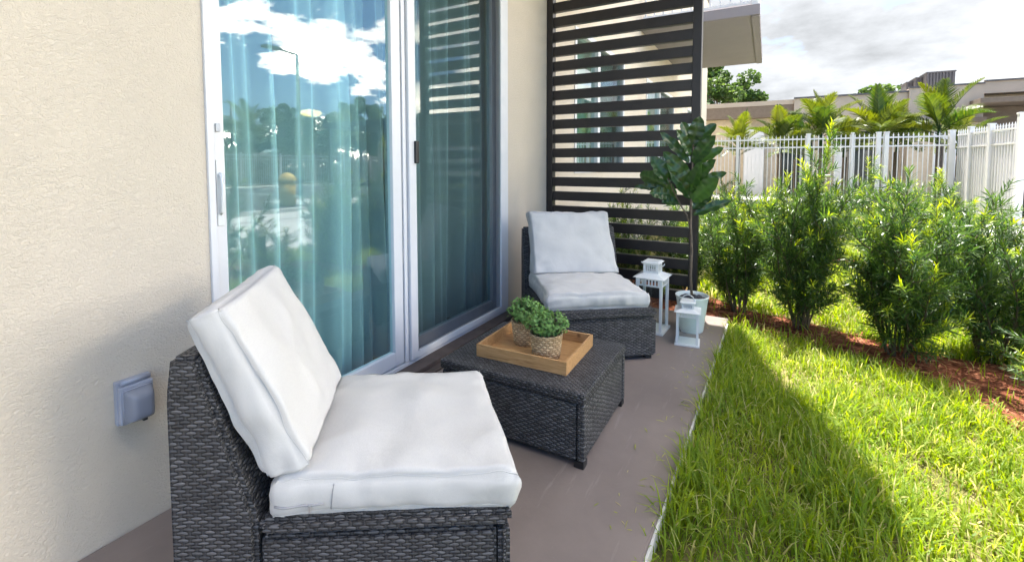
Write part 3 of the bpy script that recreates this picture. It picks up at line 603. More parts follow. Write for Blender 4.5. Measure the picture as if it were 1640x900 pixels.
def cushion(name, label, cat, root_loc, rz, C8, seed, crown=0.02, zipb=None, pull=0.018, wr=0.9):
    """C8: corners [bottom 4, top 4] each ccw, local coords; trilinear puffed block"""
    t = tag(empty(name, root_loc, rz), label, cat, 'off white outdoor cushions')
    C8 = [Vector(c) for c in C8]; n = 36; m = 8
    bm = bmesh.new(); vd = {}
    off = Vector((seed*3.1, seed*1.7, 0))
    def tri(a, b_, c):
        lo = C8[0].lerp(C8[1], a).lerp(C8[3].lerp(C8[2], a), b_); hi = C8[4].lerp(C8[5], a).lerp(C8[7].lerp(C8[6], a), b_)
        return lo.lerp(hi, c)
    cen = tri(.5, .5, .5); nrm = (tri(.5, .5, 1)-tri(.5, .5, 0)); T = nrm.length; nrm.normalize()
    ex = (tri(1, .5, .5)-tri(0, .5, .5)); Lx = ex.length; ex.normalize(); ey = (tri(.5, 1, .5)-tri(.5, 0, .5)); Ly = ey.length; ey.normalize()
    def vert(i, j, k):
        key = (i, j, k)
        if key in vd: return vd[key]
        a, b_, c = i/n, j/n, k/m
        p = tri(a, b_, c)
        da, db = min(a, 1-a)*Lx, min(b_, 1-b_)*Ly
        # rounded plan corners
        rr = 0.035
        if da < rr and db < rr:
            d = math.hypot(rr-da, rr-db); mxd = max(rr-da, rr-db, 1e-6)
            s = mxd/d if d > 0 else 1
            p += ex*((rr-da)*(1-s))*(1 if a < .5 else -1) + ey*((rr-db)*(1-s))*(1 if b_ < .5 else -1)
        # crown of the faces, belly of the sides, sides pulled slightly in between the corners
        ca = (1-(2*a-1)**2); cb = (1-(2*b_-1)**2)
        p += nrm*(2*c-1)*crown*(ca**0.6)*(cb**0.6)*(1 if c in (0, 1) else 1)
        edge = min(da, db); ez = min(c, 1-c)*T
        r2 = 0.020
        if edge < r2 and ez < r2:
            d = math.hypot(r2-edge, r2-ez); q = max(r2-edge, r2-ez, 1e-6); s = q/d
            p += nrm*((r2-ez)*(1-s))*(1 if c < .5 else -1)
            if da <= db: p += ex*((r2-edge)*(1-s))*(1 if a < .5 else -1)
            else: p += ey*((r2-edge)*(1-s))*(1 if b_ < .5 else -1)
        bel = 4*c*(1-c)
        if da < 1e-6: p += ex*(-1 if a < .5 else 1)*(0.010*bel*cb - pull*cb**0.5)
        if db < 1e-6: p += ey*(-1 if b_ < .5 else 1)*(0.010*bel*ca - pull*ca**0.5)
        # creases: strong near edges and corners, faint in the middle
        near = math.exp(-edge/0.06); nc = math.exp(-math.hypot(da, db)/0.09)
        nz = noise.noise((p+off)*9.0); nf = noise.noise(Vector((p.x*26, p.y*26, p.z*9))+off)
        rdg = 1-abs(noise.noise((p+off)*14.0))*2.2
        rd2 = max(0.0, 1-abs(noise.noise(Vector((p.x*5.5, p.y*5.5, p.z*5.5))+off*2))*5.0)
        amp = (0.009*nz + wr*near*0.0055*nf + wr*nc*0.010*rdg + wr*0.0035*rd2)
        outv = (p-cen); 
        dirv = nrm*(2*c-1) if c in (0, 1) else (ex*(2*a-1) if da < 1e-6 else ey*(2*b_-1))
        p += dirv*amp
        v = bm.verts.new(p); vd[key] = v; return v
    def q(*ks):
        try:
            f = bm.faces.new([vert(*k) for k in ks]); f.smooth = True
        except ValueError: pass
    for i in range(n):
        for j in range(n):
            q((i, j, m), (i+1, j, m), (i+1, j+1, m), (i, j+1, m)); q((i, j, 0), (i, j+1, 0), (i+1, j+1, 0), (i+1, j, 0))
        for k in range(m):
            q((i, 0, k), (i+1, 0, k), (i+1, 0, k+1), (i, 0, k+1)); q((i, n, k), (i, n, k+1), (i+1, n, k+1), (i+1, n, k))
            q((0, i, k), (0, i, k+1), (0, i+1, k+1), (0, i+1, k)); q((n, i, k), (n, i+1, k), (n, i+1, k+1), (n, i, k+1))
    rim = {}
    for k in (0, m):
        path = [(i, 0, k) for i in range(n)]+[(n, i, k) for i in range(n)]+[(n-i, n, k) for i in range(n)]+[(0, n-i, k) for i in range(n+1)]
        rim[k] = [vd[x].co.copy() for x in path]
    side = {kk: v.co.copy() for kk, v in vd.items() if kk[1] == 0}
    bmesh.ops.recalc_face_normals(bm, faces=bm.faces)
    uvbox(bm)
    me = bpy.data.meshes.new('cushion_cover'); bm.to_mesh(me); bm.free()
    co = link('cover', me, m_fab, t)
    b = B(); b.tube(rim[m], 0.0014, 6, cap=False); b.build('piping', m_fab, t, uv=None)
    b = B(); b.tube(rim[0], 0.0014, 6, cap=False); b.build('piping', m_fab, t, uv=None)
    if zipb:
        pts = [side[(i, 0, 3)]+Vector((0, -0.0015, -0.004*math.sin(i/9*math.pi))) for i in range(1, 9)]
        b = B(); b.tube(pts, 0.0028, 6); z = b.build('zip', m_seam, t, uv=None)
        b = B(); p = pts[-3]; b.box(p+Vector((-0.002, -0.006, -0.016)), p+Vector((0.003, -0.002, 0.002)), 0.001); b.build('zip_pull', m_zip, z)
        b = B(); b.tube([side[(9, 0, k)]+Vector((0, -0.0008, 0)) for k in range(1, m)], 0.0012, 5); b.build('panel_seam', m_seam, t, uv=None)
    return t
ln = (0.684, 0.618, 0)
cushion('seat_cushion', 'off white seat cushion with open zip on the foreground wicker chair', 'cushion', ln, ANG_N,
        [(0.02, -0.005, 0.300), (0.625, -0.005, 0.300), (0.515, 0.575, 0.300), (0.0, 0.570, 0.300), (0.03, -0.005, 0.392), (0.645, -0.010, 0.388), (0.525, 0.580, 0.380), (0.0, 0.570, 0.385)], 1, 0.032, True)
cushion('back_cushion', 'off white back cushion leaning on the backrest of the foreground wicker chair', 'cushion', ln, ANG_N,
        [(0.025, 0.0, 0.388), (-0.035, 0.475, 0.395), (-0.225, 0.45, 0.80), (-0.155, -0.01, 0.795),
         (0.125, 0.0, 0.415), (0.045, 0.475, 0.425), (-0.15, 0.435, 0.838), (-0.082, 0.0, 0.822)], 2, 0.034)
lf = tuple(chf.location); rf = chf.rotation_euler[2]
cushion('seat_cushion', 'creased off white seat cushion shifted sideways on the far wicker chair', 'cushion', lf, rf,
        [(0.0, 0.02, 0.300), (0.56, 0.03, 0.303), (0.575, 0.665, 0.306), (0.0, 0.64, 0.300), (0.0, 0.02, 0.395), (0.57, 0.03, 0.395), (0.585, 0.665, 0.385), (0.0, 0.64, 0.395)], 3, 0.032, wr=1.5)
cushion('back_cushion', 'off white back cushion propped upright on the far wicker chair', 'cushion', lf, rf,
        [(0.005, 0.03, 0.39), (0.015, 0.635, 0.39), (-0.12, 0.62, 0.81), (-0.14, 0.02, 0.81), (0.12, 0.03, 0.41), (0.13, 0.645, 0.40), (-0.03, 0.60, 0.82), (-0.05, 0.02, 0.83)], 4, 0.032, wr=1.1)

# table
tb = tag(empty('wicker_table', (0.487, 1.565, 0)), 'low square charcoal wicker table between the two chairs', 'table')
TX, TY = 0.675, 0.555
b = B(); b.box((0.004, 0.004, 0.026), (TX-0.034, TY-0.004, 0.246), 0.008, 3); b.build('table_body', m_wick, tb, smooth=True)
b = B(); b.box((TX-0.030, 0.0, 0.026), (TX, 0.030, 0.248), 0.010, 3); b.box((TX-0.030, 0.033, 0.030), (TX-0.004, TY-0.033, 0.246), 0.006, 2); b.box((TX-0.030, TY-0.030, 0.026), (TX, TY, 0.248), 0.010, 3); b.build('side_panel', m_wick, tb, smooth=True)
b = B(); b.box((-0.003, -0.004, 0.252), (TX+0.003, TY+0.004, 0.294), 0.012, 4); b.build('table_top', m_wick_far, tb, smooth=True)
wicker_feet(tb, ((TX-0.022, 0.022), (TX-0.022, TY-0.022), (0.022, 0.022), (0.022, TY-0.022)))

# tray
tr = tag(empty('serving_tray', (0.612, 1.662, 0.2945), R(1.5)), 'square pale wooden tray holding two potted plants on the wicker table', 'tray')
TW, TD, TH = 0.432, 0.345, 0.056
b = B(); b.box((0.011, 0.011, 0), (TW-0.011, TD-0.011, 0.009)); b.build('tray_base', m_wood, tr)
for a, c in (((0, 0, 0), (TW, 0.011, TH)), ((0, TD-0.011, 0), (TW, TD, TH))):
    b = B(); b.box(a, c, 0.0012); b.build('long_side', m_wood, tr)
for a, c in (((0, 0.0112, 0), (0.011, TD-0.0112, TH)), ((TW-0.011, 0.0112, 0), (TW, TD-0.0112, TH))):
    b = B(); b.box(a, c, 0.0012); b.build('short_side', m_wood, tr)

# potted small plants
def disk_leaves(centers, normals, rad, tone):
    """5-vertex rounded leaves as two quads"""
    n = len(centers); V = np.zeros((n, 6, 3)); a = np.cross(normals, rng.normal(size=(n, 3))); a /= np.linalg.norm(a, axis=1)[:, None]; bq = np.cross(normals, a)
    r = rad[:, None]
    V[:, 0] = centers - a*r; V[:, 1] = centers - a*r*0.2 + bq*r*0.75 + normals*r*0.15; V[:, 2] = centers - a*r*0.2 - bq*r*0.75 + normals*r*0.15
    V[:, 3] = centers + a*r*0.6 + bq*r*0.65 + normals*r*0.1; V[:, 4] = centers + a*r*0.6 - bq*r*0.65 + normals*r*0.1; V[:, 5] = centers + a*r*1.0
    base = np.arange(n)[:, None]*6
    F = np.concatenate([base+np.array([[0, 2, 4, 3]]), base+np.array([[0, 3, 1, 0]])], axis=0) if False else np.concatenate([base+np.array([[0, 2, 4, 5]]), base+np.array([[0, 5, 3, 1]])], axis=0)
    return V.reshape(-1, 3), F, np.repeat(tone, 6)
def small_plant(loc, label, R0, Hh, seed, scale=1.0):
    g = np.random.default_rng(seed)
    t = tag(empty('potted_plant', loc), label, 'potted plant', 'small green plants in woven baskets')
    b = B(); b.lathe([(0.0, 0.0), (R0*0.80, 0.0), (R0*0.84, 0.006), (R0*0.92, Hh*0.5), (R0, Hh*0.94), (R0*1.02, Hh*0.97), (R0*1.0, Hh), (R0*0.93, Hh), (R0*0.92, Hh-0.012), (0.0, Hh-0.015)], 40); b.build('woven_basket', m_basket, t, uv=None)
    # stems + leaves in a bushy dome
    b = B(); P = []; Nn = []; Rr = []; T = []
    for s in range(74):
        th = g.uniform(0, 2*math.pi); rr = R0*1.42*math.sqrt(g.uniform(0, 1)); hh = 0.10*scale*math.sqrt(max(0.08, 1-(rr/(R0*1.5))**2))*g.uniform(0.65, 1.2)
        root = Vector((0.3*rr*math.cos(th), 0.3*rr*math.sin(th), Hh-0.012)); tip = Vector((rr*math.cos(th), rr*math.sin(th), Hh+hh*0.95))
        mid = root.lerp(tip, 0.5)+Vector((0, 0, 0.008)); b.tube([root, mid, tip], [0.0014, 0.0012, 0.0008], 4)
        d = (tip-mid).normalized()
        for q in range(15):
            u = q/14; p = (mid.lerp(tip, u*1.0) if q > 4 else root.lerp(mid, 0.55+u)); an = g.uniform(0, 6.28)
            side = d.cross(Vector((math.cos(an), math.sin(an), 0.3))).normalized()
            p = p+side*0.010; nn = (d*g.uniform(0.5, 1.0)+side*0.7+Vector(g.normal(size=3))*0.25).normalized()
            P.append(p); Nn.append(nn); Rr.append(g.uniform(0.0056, 0.0096)*scale); T.append(min(1, max(0, 0.25+0.6*u*g.uniform(0.4, 1.2))))
    b.build('stems', m_twig, t, uv=None)
    V, F, tn = disk_leaves(np.array(P), np.array(Nn), np.array(Rr), np.array(T))
    link('foliage', npmesh('foliage', V, F, attr=tn), m_small, t)
    return t
small_plant((0.899, 1.787, 0.3040), 'bushy green plant in woven basket at the front of the wooden tray', 0.074, 0.112, 5)
small_plant((0.745, 1.885, 0.3040), 'second green plant in woven basket at the back of the tray, partly hidden', 0.070, 0.112, 6)

# ------------------------------------------------------------------ lanterns
def lantern(loc, rz, label, w_, h_, n_slot, handle_up=True):
    t = tag(empty('lantern', loc, rz), label, 'lantern', 'white metal lanterns')
    hb = h_*0.78; e = w_/2; p = w_*0.085
    b = B(); b.box((-e, -e, 0), (e, e, h_*0.035), 0.002); b.build('base', m_white, t)
    ee = e*0.88
    b = B()
    for sx in (-1, 1):
        for sy in (-1, 1):
            x, y = sx*(ee-p/2), sy*(ee-p/2); b = B(); b.box((x-p/2, y-p/2, h_*0.035), (x+p/2, y+p/2, hb), 0.0008); b.build('corner_post', m_white, t)
    # slotted band below the roof
    bh = h_*0.115
    b = B(); z0, z1 = hb-bh, hb
    def band(half, za, zb, ns, inset):
        th = 0.0015; 
        sw = (2*half-2*inset)/(2*ns+1); m0 = (zb-za)*0.2
        for s in range(4):
            rot = Matrix.Rotation(s*math.pi/2, 4, 'Z')
            def bx(a0, a1, c0, c1):
                k = B(); k.box((a0, half-th, c0), (a1, half, c1)); k.bm.transform(rot); me = bpy.data.meshes.new('t'); k.bm.to_mesh(me); k.bm.free(); b.bm.from_mesh(me); bpy.data.meshes.remove(me)
            bx(-half, half, za, za+m0); bx(-half, half, zb-m0, zb)
            for q in range(ns+1): 
                a0 = -half+inset+2*q*sw
                if q == 0: bx(-half, a0+sw, za+m0, zb-m0)
                elif q == ns: bx(a0, half, za+m0, zb-m0)
                else: bx(a0, a0+sw, za+m0, zb-m0)
    band(ee-0.001, z0, z1, n_slot, p)
    b.build('slotted_band', m_white, t)
    # roof: flared pyramid
    b = B(); er = e*1.06
    b.prism([(-1, -1), (1, -1), (1, 1), (-1, 1)], lambda a, c, k: Vector((a*(er+(e*0.52-er)*k), c*(er+(e*0.52-er)*k), hb+0.001+h_*0.055*k)), bev=0.0006); b.build('roof', m_white, t)
    b = B(); ec = e*0.50; band(ec, hb+h_*0.055, h_*0.985, max(3, n_slot-1), ec*0.2)
    b.prism([(-1, -1), (1, -1), (1, 1), (-1, 1)], lambda a, c, k: Vector((a*ec*(1.25-0.3*k), c*ec*(1.25-0.3*k), h_*0.985+0.0005+h_*0.022*k)), bev=0.0005); b.build('chimney_cap', m_white, t)
    # glass
    b = B(); g = ee-p*0.6
    for s in range(4):
        c, s_ = math.cos(s*math.pi/2), math.sin(s*math.pi/2)
        pts = [(-g+p*.5, g, h_*0.04), (g-p*.5, g, h_*0.04), (g-p*.5, g, z0), (-g+p*.5, g, z0)]
        b.poly([(x*c-y*s_, x*s_+y*c, z) for x, y, z in pts])
    b.build('glass_panes', m_glass_clear, t, uv=None)
    rr = ec*1.25
    if handle_up: pts = [(w_*0.31*math.cos(a), 0.012, h_*0.90+w_*0.42*math.sin(a)) for a in [math.pi*i/14 for i in range(15)]]
    else: pts = [(rr*1.25*math.cos(a), 0.3*rr*math.sin(a)+0.0, h_*0.97-rr*0.9*math.sin(a)*0.55) for a in [math.pi*i/14 for i in range(15)]]
    b = B(); b.tube(pts, w_*0.018, 6); b.build('handle', m_white, t, uv=None)
    return t
lantern((1.312, 3.062, 0), R(6), 'small white lantern in front of the white plant pot', 0.152, 0.275, 6)
lantern((1.055, 3.200, 0), R(-4), 'tall white lantern behind the corner of the far wicker chair', 0.205, 0.485, 6, False)

# ------------------------------------------------------------------ fiddle-leaf fig in ribbed pot
fg = tag(empty('fiddle_leaf_fig', (1.305, 3.30, 0)), 'tall fiddle leaf fig in ribbed white pot at the end of the patio', 'plant')
b = B(); prof = [(0.0, 0.0), (0.072, 0.0), (0.076, 0.004)]
for i in range(12):
    z = 0.012+i*0.0175; r0 = 0.077+0.030*(z/0.25); prof += [(r0-0.0012, z), (r0+0.0012, z+0.009)]
prof += [(0.105, 0.230), (0.111, 0.246), (0.112, 0.252), (0.107, 0.254), (0.103, 0.246), (0.100, 0.215), (0.0, 0.213)]
b.lathe(prof, 40); b.build('pot', m_pot, fg, uv=None)
b = B()
for i in range(46):
    a, r = random.uniform(0, 6.28), 0.088*math.sqrt(random.random()); t = bmesh.new(); bmesh.ops.create_icosphere(t, subdivisions=2, radius=random.uniform(0.011, 0.019))
    c = Vector((r*math.cos(a), r*math.sin(a), 0.222+random.uniform(0, 0.012)))
    for v in t.verts: v.co = Vector((v.co.x*1.2, v.co.y*0.9, v.co.z*0.7))+c
    b.merge(t)
b.build('pebbles', m_stone, fg, smooth=True, uv=None)
def P2(px, py, y):                      # point of the photo's pixel grid on the plane at world depth y
    F_ = Vector((-math.sin(yaw)*math.cos(pitch), math.cos(yaw)*math.cos(pitch), math.sin(pitch))); R_ = Vector((math.cos(yaw), math.sin(yaw), 0)); U_ = R_.cross(F_)
    d = F_*FPX+R_*(px-PX)+U_*(PY-py); return CAM+d*((y-CAM.y)/d.y)
fo = Vector((1.305, 3.30, 0))
stem = [Vector((0, 0, 0.21))]+[P2(x, y, 3.30)-fo for x, y in ((1106, 440), (1108, 400), (1106, 360), (1107, 325), (1108, 280), (1110, 240), (1112, 205))]
stem[1].x = stem[1].x; b = B(); b.tube(stem, [0.0095, 0.009, 0.0085, 0.008, 0.008, 0.006, 0.005, 0.003], 8)
br = [P2(1105, 362, 3.30)-fo, P2(1100, 345, 3.30)-fo, P2(1088, 325, 3.27)-fo, P2(1078, 305, 3.25)-fo, P2(1070, 285, 3.24)-fo]
b.tube(br, [0.007, 0.006, 0.005, 0.004, 0.003], 7)
b.build('trunk', m_bark, fg, uv=None)
def fig_leaf(base, tip, up, wid, curl, g):
    nl, nw = 30, 8; V = []; T = []
    base, tip = Vector(base), Vector(tip); d = tip-base; L = d.length; d.normalize(); s = d.cross(up).normalized(); nrm = s.cross(d).normalized(); tn = g.uniform(0.1, 0.8)
    for i in range(nl+1):
        t = i/nl; ww = wid*0.5*(0.10+1.25*(t**0.9)*(1-t)**0.42*1.25 if t < 1 else 0.03)
        ww = wid*0.5*max(0.03, min(1.0, (math.sin(math.pi*t**0.72)**0.62)*(0.62+0.55*t)))
        for j in range(nw+1):
            q = (j/nw)*2-1
            p = base+d*(L*t)+s*(q*ww*(1+0.05*math.sin(t*19+q*3)))+nrm*(-curl*L*(t**2)*0.9+abs(q)*ww*0.38-0.03*L*0)+nrm*(0.006*math.sin(t*22)*abs(q))
            V.append(p); T.append(tn+(0.30 if j == nw//2 else 0)+0.16*math.sin(t*40-abs(q)*5))
    F = []
    for i in range(nl):
        for j in range(nw): a = i*(nw+1)+j; F.append((a, a+1, a+nw+2, a+nw+1))
    return V, F, T
LV = [ # base px, tip px, base depth, tip depth, width
 ((1107, 232), (1122, 188), 3.30, 3.26, .13), ((1108, 235), (1146, 196), 3.30, 3.34, .11), ((1107, 240), (1095, 192), 3.30, 3.38, .11),
 ((1103, 262), (1061, 209), 3.30, 3.27, .10), ((1105, 250), (1088, 208), 3.30, 3.20, .09), ((1110, 262), (1142, 218), 3.30, 3.22, .12),
 ((1115, 262), (1157, 235), 3.30, 3.30, .09), ((1106, 285), (1064, 243), 3.30, 3.24, .11), ((1106, 300), (1072, 262), 3.30, 3.20, .12),
 ((1112, 292), (1142, 256), 3.30, 3.22, .10), ((1118, 292), (1163, 276), 3.30, 3.30, .075), ((1108, 322), (1146, 288), 3.30, 3.20, .15),
 ((1110, 335), (1140, 300), 3.30, 3.38, .12), ((1110, 345), (1171, 318), 3.30, 3.36, .085), ((1106, 318), (1078, 275), 3.30, 3.17, .12),
 ((1070, 296), (1047, 250), 3.24, 3.20, .15), ((1066, 298), (1024, 276), 3.24, 3.26, .13), ((1066, 302), (1017, 297), 3.24, 3.16, .06),
 ((1075, 312), (1043, 308), 3.25, 3.14, .11), ((1082, 322), (1058, 290), 3.27, 3.33, .12), ((1088, 325), (1062, 322), 3.28, 3.18, .09), ((1106, 310), (1118, 262), 3.30, 3.16, .11),
 ((1100, 345), (1128, 372), 3.30, 3.2, .03)]
g_ = np.random.default_rng(4)
for i, (bp, tp, y0, y1, wd) in enumerate(LV[:22]):
    bs = P2(*bp, y0)-fo; tpv = P2(*tp, y1)-fo
    toC = (CAM-fo-bs).normalized(); up = (toC*1.0+Vector((g_.uniform(-.5, .5), g_.uniform(-.3, .3), g_.uniform(0.1, .9)))).normalized()
    V, F, T = fig_leaf(bs, tpv, up, wd*0.95, 0.16, g_)
    o = link('leaf', npmesh('leaf', [tuple(v) for v in V], F, attr=T, smooth=True), m_ficus, fg)

# ------------------------------------------------------------------ foliage generators
def strip_leaves(P, D, Up, L, Wd, tone, bend=0.25, basew=0.5):
    """narrow leaves: three pairs of vertices, two quads"""
    n = len(P); s = np.cross(D, Up); s /= (np.linalg.norm(s, axis=1)[:, None]+1e-9); nn = np.cross(s, D)
    V = np.zeros((n, 6, 3)); L = L[:, None]; Wd = Wd[:, None]
    V[:, 0] = P-s*Wd*basew*0.5; V[:, 1] = P+s*Wd*basew*0.5
    m_ = P+D*L*0.5+nn*L*bend*0.25; V[:, 2] = m_-s*Wd*0.5; V[:, 3] = m_+s*Wd*0.5
    e = P+D*L-nn*L*bend*0.25; V[:, 4] = e-s*Wd*0.08; V[:, 5] = e+s*Wd*0.08
    base = np.arange(n)[:, None]*6
    F = np.concatenate([base+np.array([[0, 1, 3, 2]]), base+np.array([[2, 3, 5, 4]])], axis=0)
    return V.reshape(-1, 3), F, np.repeat(tone, 6)
def yew(seed, H, Wd, nst=16, dens=1.0, young=0.35):
    """upright shrub of many stems closely set with narrow leaves; returns stem mesh and leaf mesh"""
    g = np.random.default_rng(seed); b = B(); P = []; D = []; L = []; T = []; Wv = []
    def branch(p0, d0, ln, r0, lv, tipy):
        k = max(4, int(ln/0.05)); pts = [p0]; d = d0.copy()
        for i in range(k):
            d = d+g.normal(size=3)*0.09+np.array([0, 0, 0.07]); d /= np.linalg.norm(d); pts.append(pts[-1]+d*ln/k)
        b.tube([tuple(p) for p in pts], [r0*(1-0.85*i/k) for i in range(k+1)], 4 if lv else 5, cap=False)
        nl = int(ln*(235 if lv else 180)*dens); an = g.uniform(0, 6.28)
        for i in range(nl):
            t = (i+0.5)/nl
            if lv == 0 and t < 0.28: continue
            if lv and t < 0.08: continue
            x = t*k; j = min(int(x), k-1); fr_ = x-j; p = pts[j]*(1-fr_)+pts[j+1]*fr_; dd = pts[j+1]-pts[j]; dd /= np.linalg.norm(dd)
            an += 2.4; a = np.cross(dd, [0.3, 0.2, 0.9]); a /= np.linalg.norm(a); c = np.cross(dd, a)
            open_ = 1.15-0.55*t; w_ = a*math.cos(an)+c*math.sin(an); l = dd*math.cos(open_)+w_*math.sin(open_); l += g.normal(size=3)*0.10; l /= np.linalg.norm(l)
            P.append(p); D.append(l); L.append(g.uniform(0.055, 0.098)*(1-0.35*t**4)); Wv.append(g.uniform(0.0065, 0.0095))
            yv = g.uniform(0, 0.55); 
            if t > 0.72 and tipy: yv = 0.55+0.45*(t-0.72)/0.28*g.uniform(0.6, 1.3)
            T.append(min(yv, 1))
        return pts
    for s in range(nst):
        th = 2*math.pi*s/nst+g.uniform(-0.3, 0.3); lean = g.uniform(0.05, 1.0)**0.7
        r = Wd*0.5*lean*0.75; hh = H*g.uniform(0.62, 1.0)*(1-0.28*lean) if s else H
        d0 = np.array([r*math.cos(th), r*math.sin(th), hh]); ln = np.linalg.norm(d0); d0 = d0/ln; d0[2] -= 0.1; d0 /= np.linalg.norm(d0)
        pts = branch(np.array([0.05*math.cos(th), 0.05*math.sin(th), 0.0]), d0, ln, 0.008, 0, g.uniform() < young)
        nb = int(ln/0.085)
        for q in range(nb):
            t = 0.16+0.78*q/nb; j = min(int(t*(len(pts)-1)), len(pts)-2); dd = pts[j+1]-pts[j]; dd /= np.linalg.norm(dd)
            an = g.uniform(0, 6.28); out = np.array([math.cos(an), math.sin(an), 0.35+0.5*g.uniform()]); out = out+0.6*np.array([math.cos(th), math.sin(th), 0]); out /= np.linalg.norm(out)
            branch(pts[j], out, g.uniform(0.13, 0.30)*(1.15-0.6*t)*Wd/0.8, 0.0035, 1, g.uniform() < young)
    P = np.array(P); D = np.array(D); up = g.normal(size=P.shape)*0.4+np.array([0, 0, 1.0])
    V, F, tn = strip_leaves(P, D, up, np.array(L), np.array(Wv), np.array(T))
    b.bm.normal_update(); sm = bpy.data.meshes.new('stems'); b.bm.to_mesh(sm); b.bm.free(); sm.materials.append(m_twig)
    fm = npmesh('foliage', V, F, attr=tn); fm.materials.append(m_yew)
    return sm, fm
YV = [yew(1, 1.35, 0.95, 16), yew(2, 1.05, 0.90, 14, young=0.4), yew(3, 1.1, 0.75, 12), yew(4, 1.8, 0.6, 12, young=0.3), yew(5, 1.2, 1.1, 13, dens=0.8, young=0.75)]
G = 'narrow leaved shrubs in the planting bed'
def shrub(v, x, y, h, wd, rz, label):
    H0 = (1.35, 1.05, 1.1, 1.8, 1.2)[v]; W0 = (0.95, 0.90, 0.75, 0.6, 1.1)[v]
    t = tag(empty('shrub', (x, y, GZ), rz), label, 'shrub', G); t.scale = (wd/W0, wd/W0, h/H0)
    for nm, me in (('stems', YV[v][0]), ('foliage', YV[v][1])):
        o = bpy.data.objects.new(nm, me); col.objects.link(o); o.parent = t
    return t
for a in (
 (2, 1.56, 4.12, 1.18, 0.75, 0.3, 'dark narrow leaved shrub just right of the louvred screen post and ribbed pot'),
 (0, 1.99, 3.90, 1.50, 0.85, 1.0, 'tallest pointed shrub with yellow green tip in the front row of the mulch bed'),
 (1, 2.50, 3.64, 1.20, 0.95, 2.2, 'loose spreading shrub in the front row with bare mulch at its foot'),
 (2, 2.98, 3.80, 1.15, 0.78, 3.4, 'shrub with an upright feathery leader in front of the pale footpath'),
 (4, 3.13, 3.12, 0.62, 0.85, 2.5, 'low bright yellow green shrub at the right edge of the lawn'),
 (3, 3.42, 2.75, 1.80, 0.62, 0.5, 'tall slender shrub beyond the right edge, seen mirrored in the glass door'),
 (1, 3.75, 1.95, 1.10, 0.85, 1.5, 'shrub further along the mulch bed, seen only as a reflection'),
 (4, 0.55, 4.50, 1.05, 0.80, 0.9, 'shrub behind the louvred screen nearest the building wall'),
 (2, 1.05, 4.35, 0.95, 0.75, 2.9, 'shrub behind the middle of the louvred screen'),
 (4, 1.30, 5.10, 1.00, 0.85, 4.0, 'sunlit shrub behind the fig leaves right of the screen post'),
 (4, 1.75, 5.60, 1.05, 0.95, 5.0, 'bright bushy shrub in the middle row behind the dark shrub by the screen'),
 (1, 1.30, 7.00, 1.05, 0.95, 0.2, 'shrub far back at the left end of the picket fence'),
 (0, 2.35, 7.10, 1.20, 1.10, 3.3, 'shrub in the back row below the first gate post of the fence'),
 (4, 2.95, 6.60, 1.30, 1.15, 1.9, 'broad shrub in the centre of the back row, rising over the fence rails'),
 (0, 3.45, 6.15, 1.15, 1.05, 4.6, 'yellow tipped shrub in the back row left of the corner fence post'),
 (4, 2.85, 5.10, 1.08, 1.00, 0.4, 'yellow green shrub just behind the spreading front row shrub'),
 (1, 3.35, 4.75, 0.95, 0.80, 5.4, 'shrub beside the pale footpath below the corner of the fence')):
    shrub(*a)

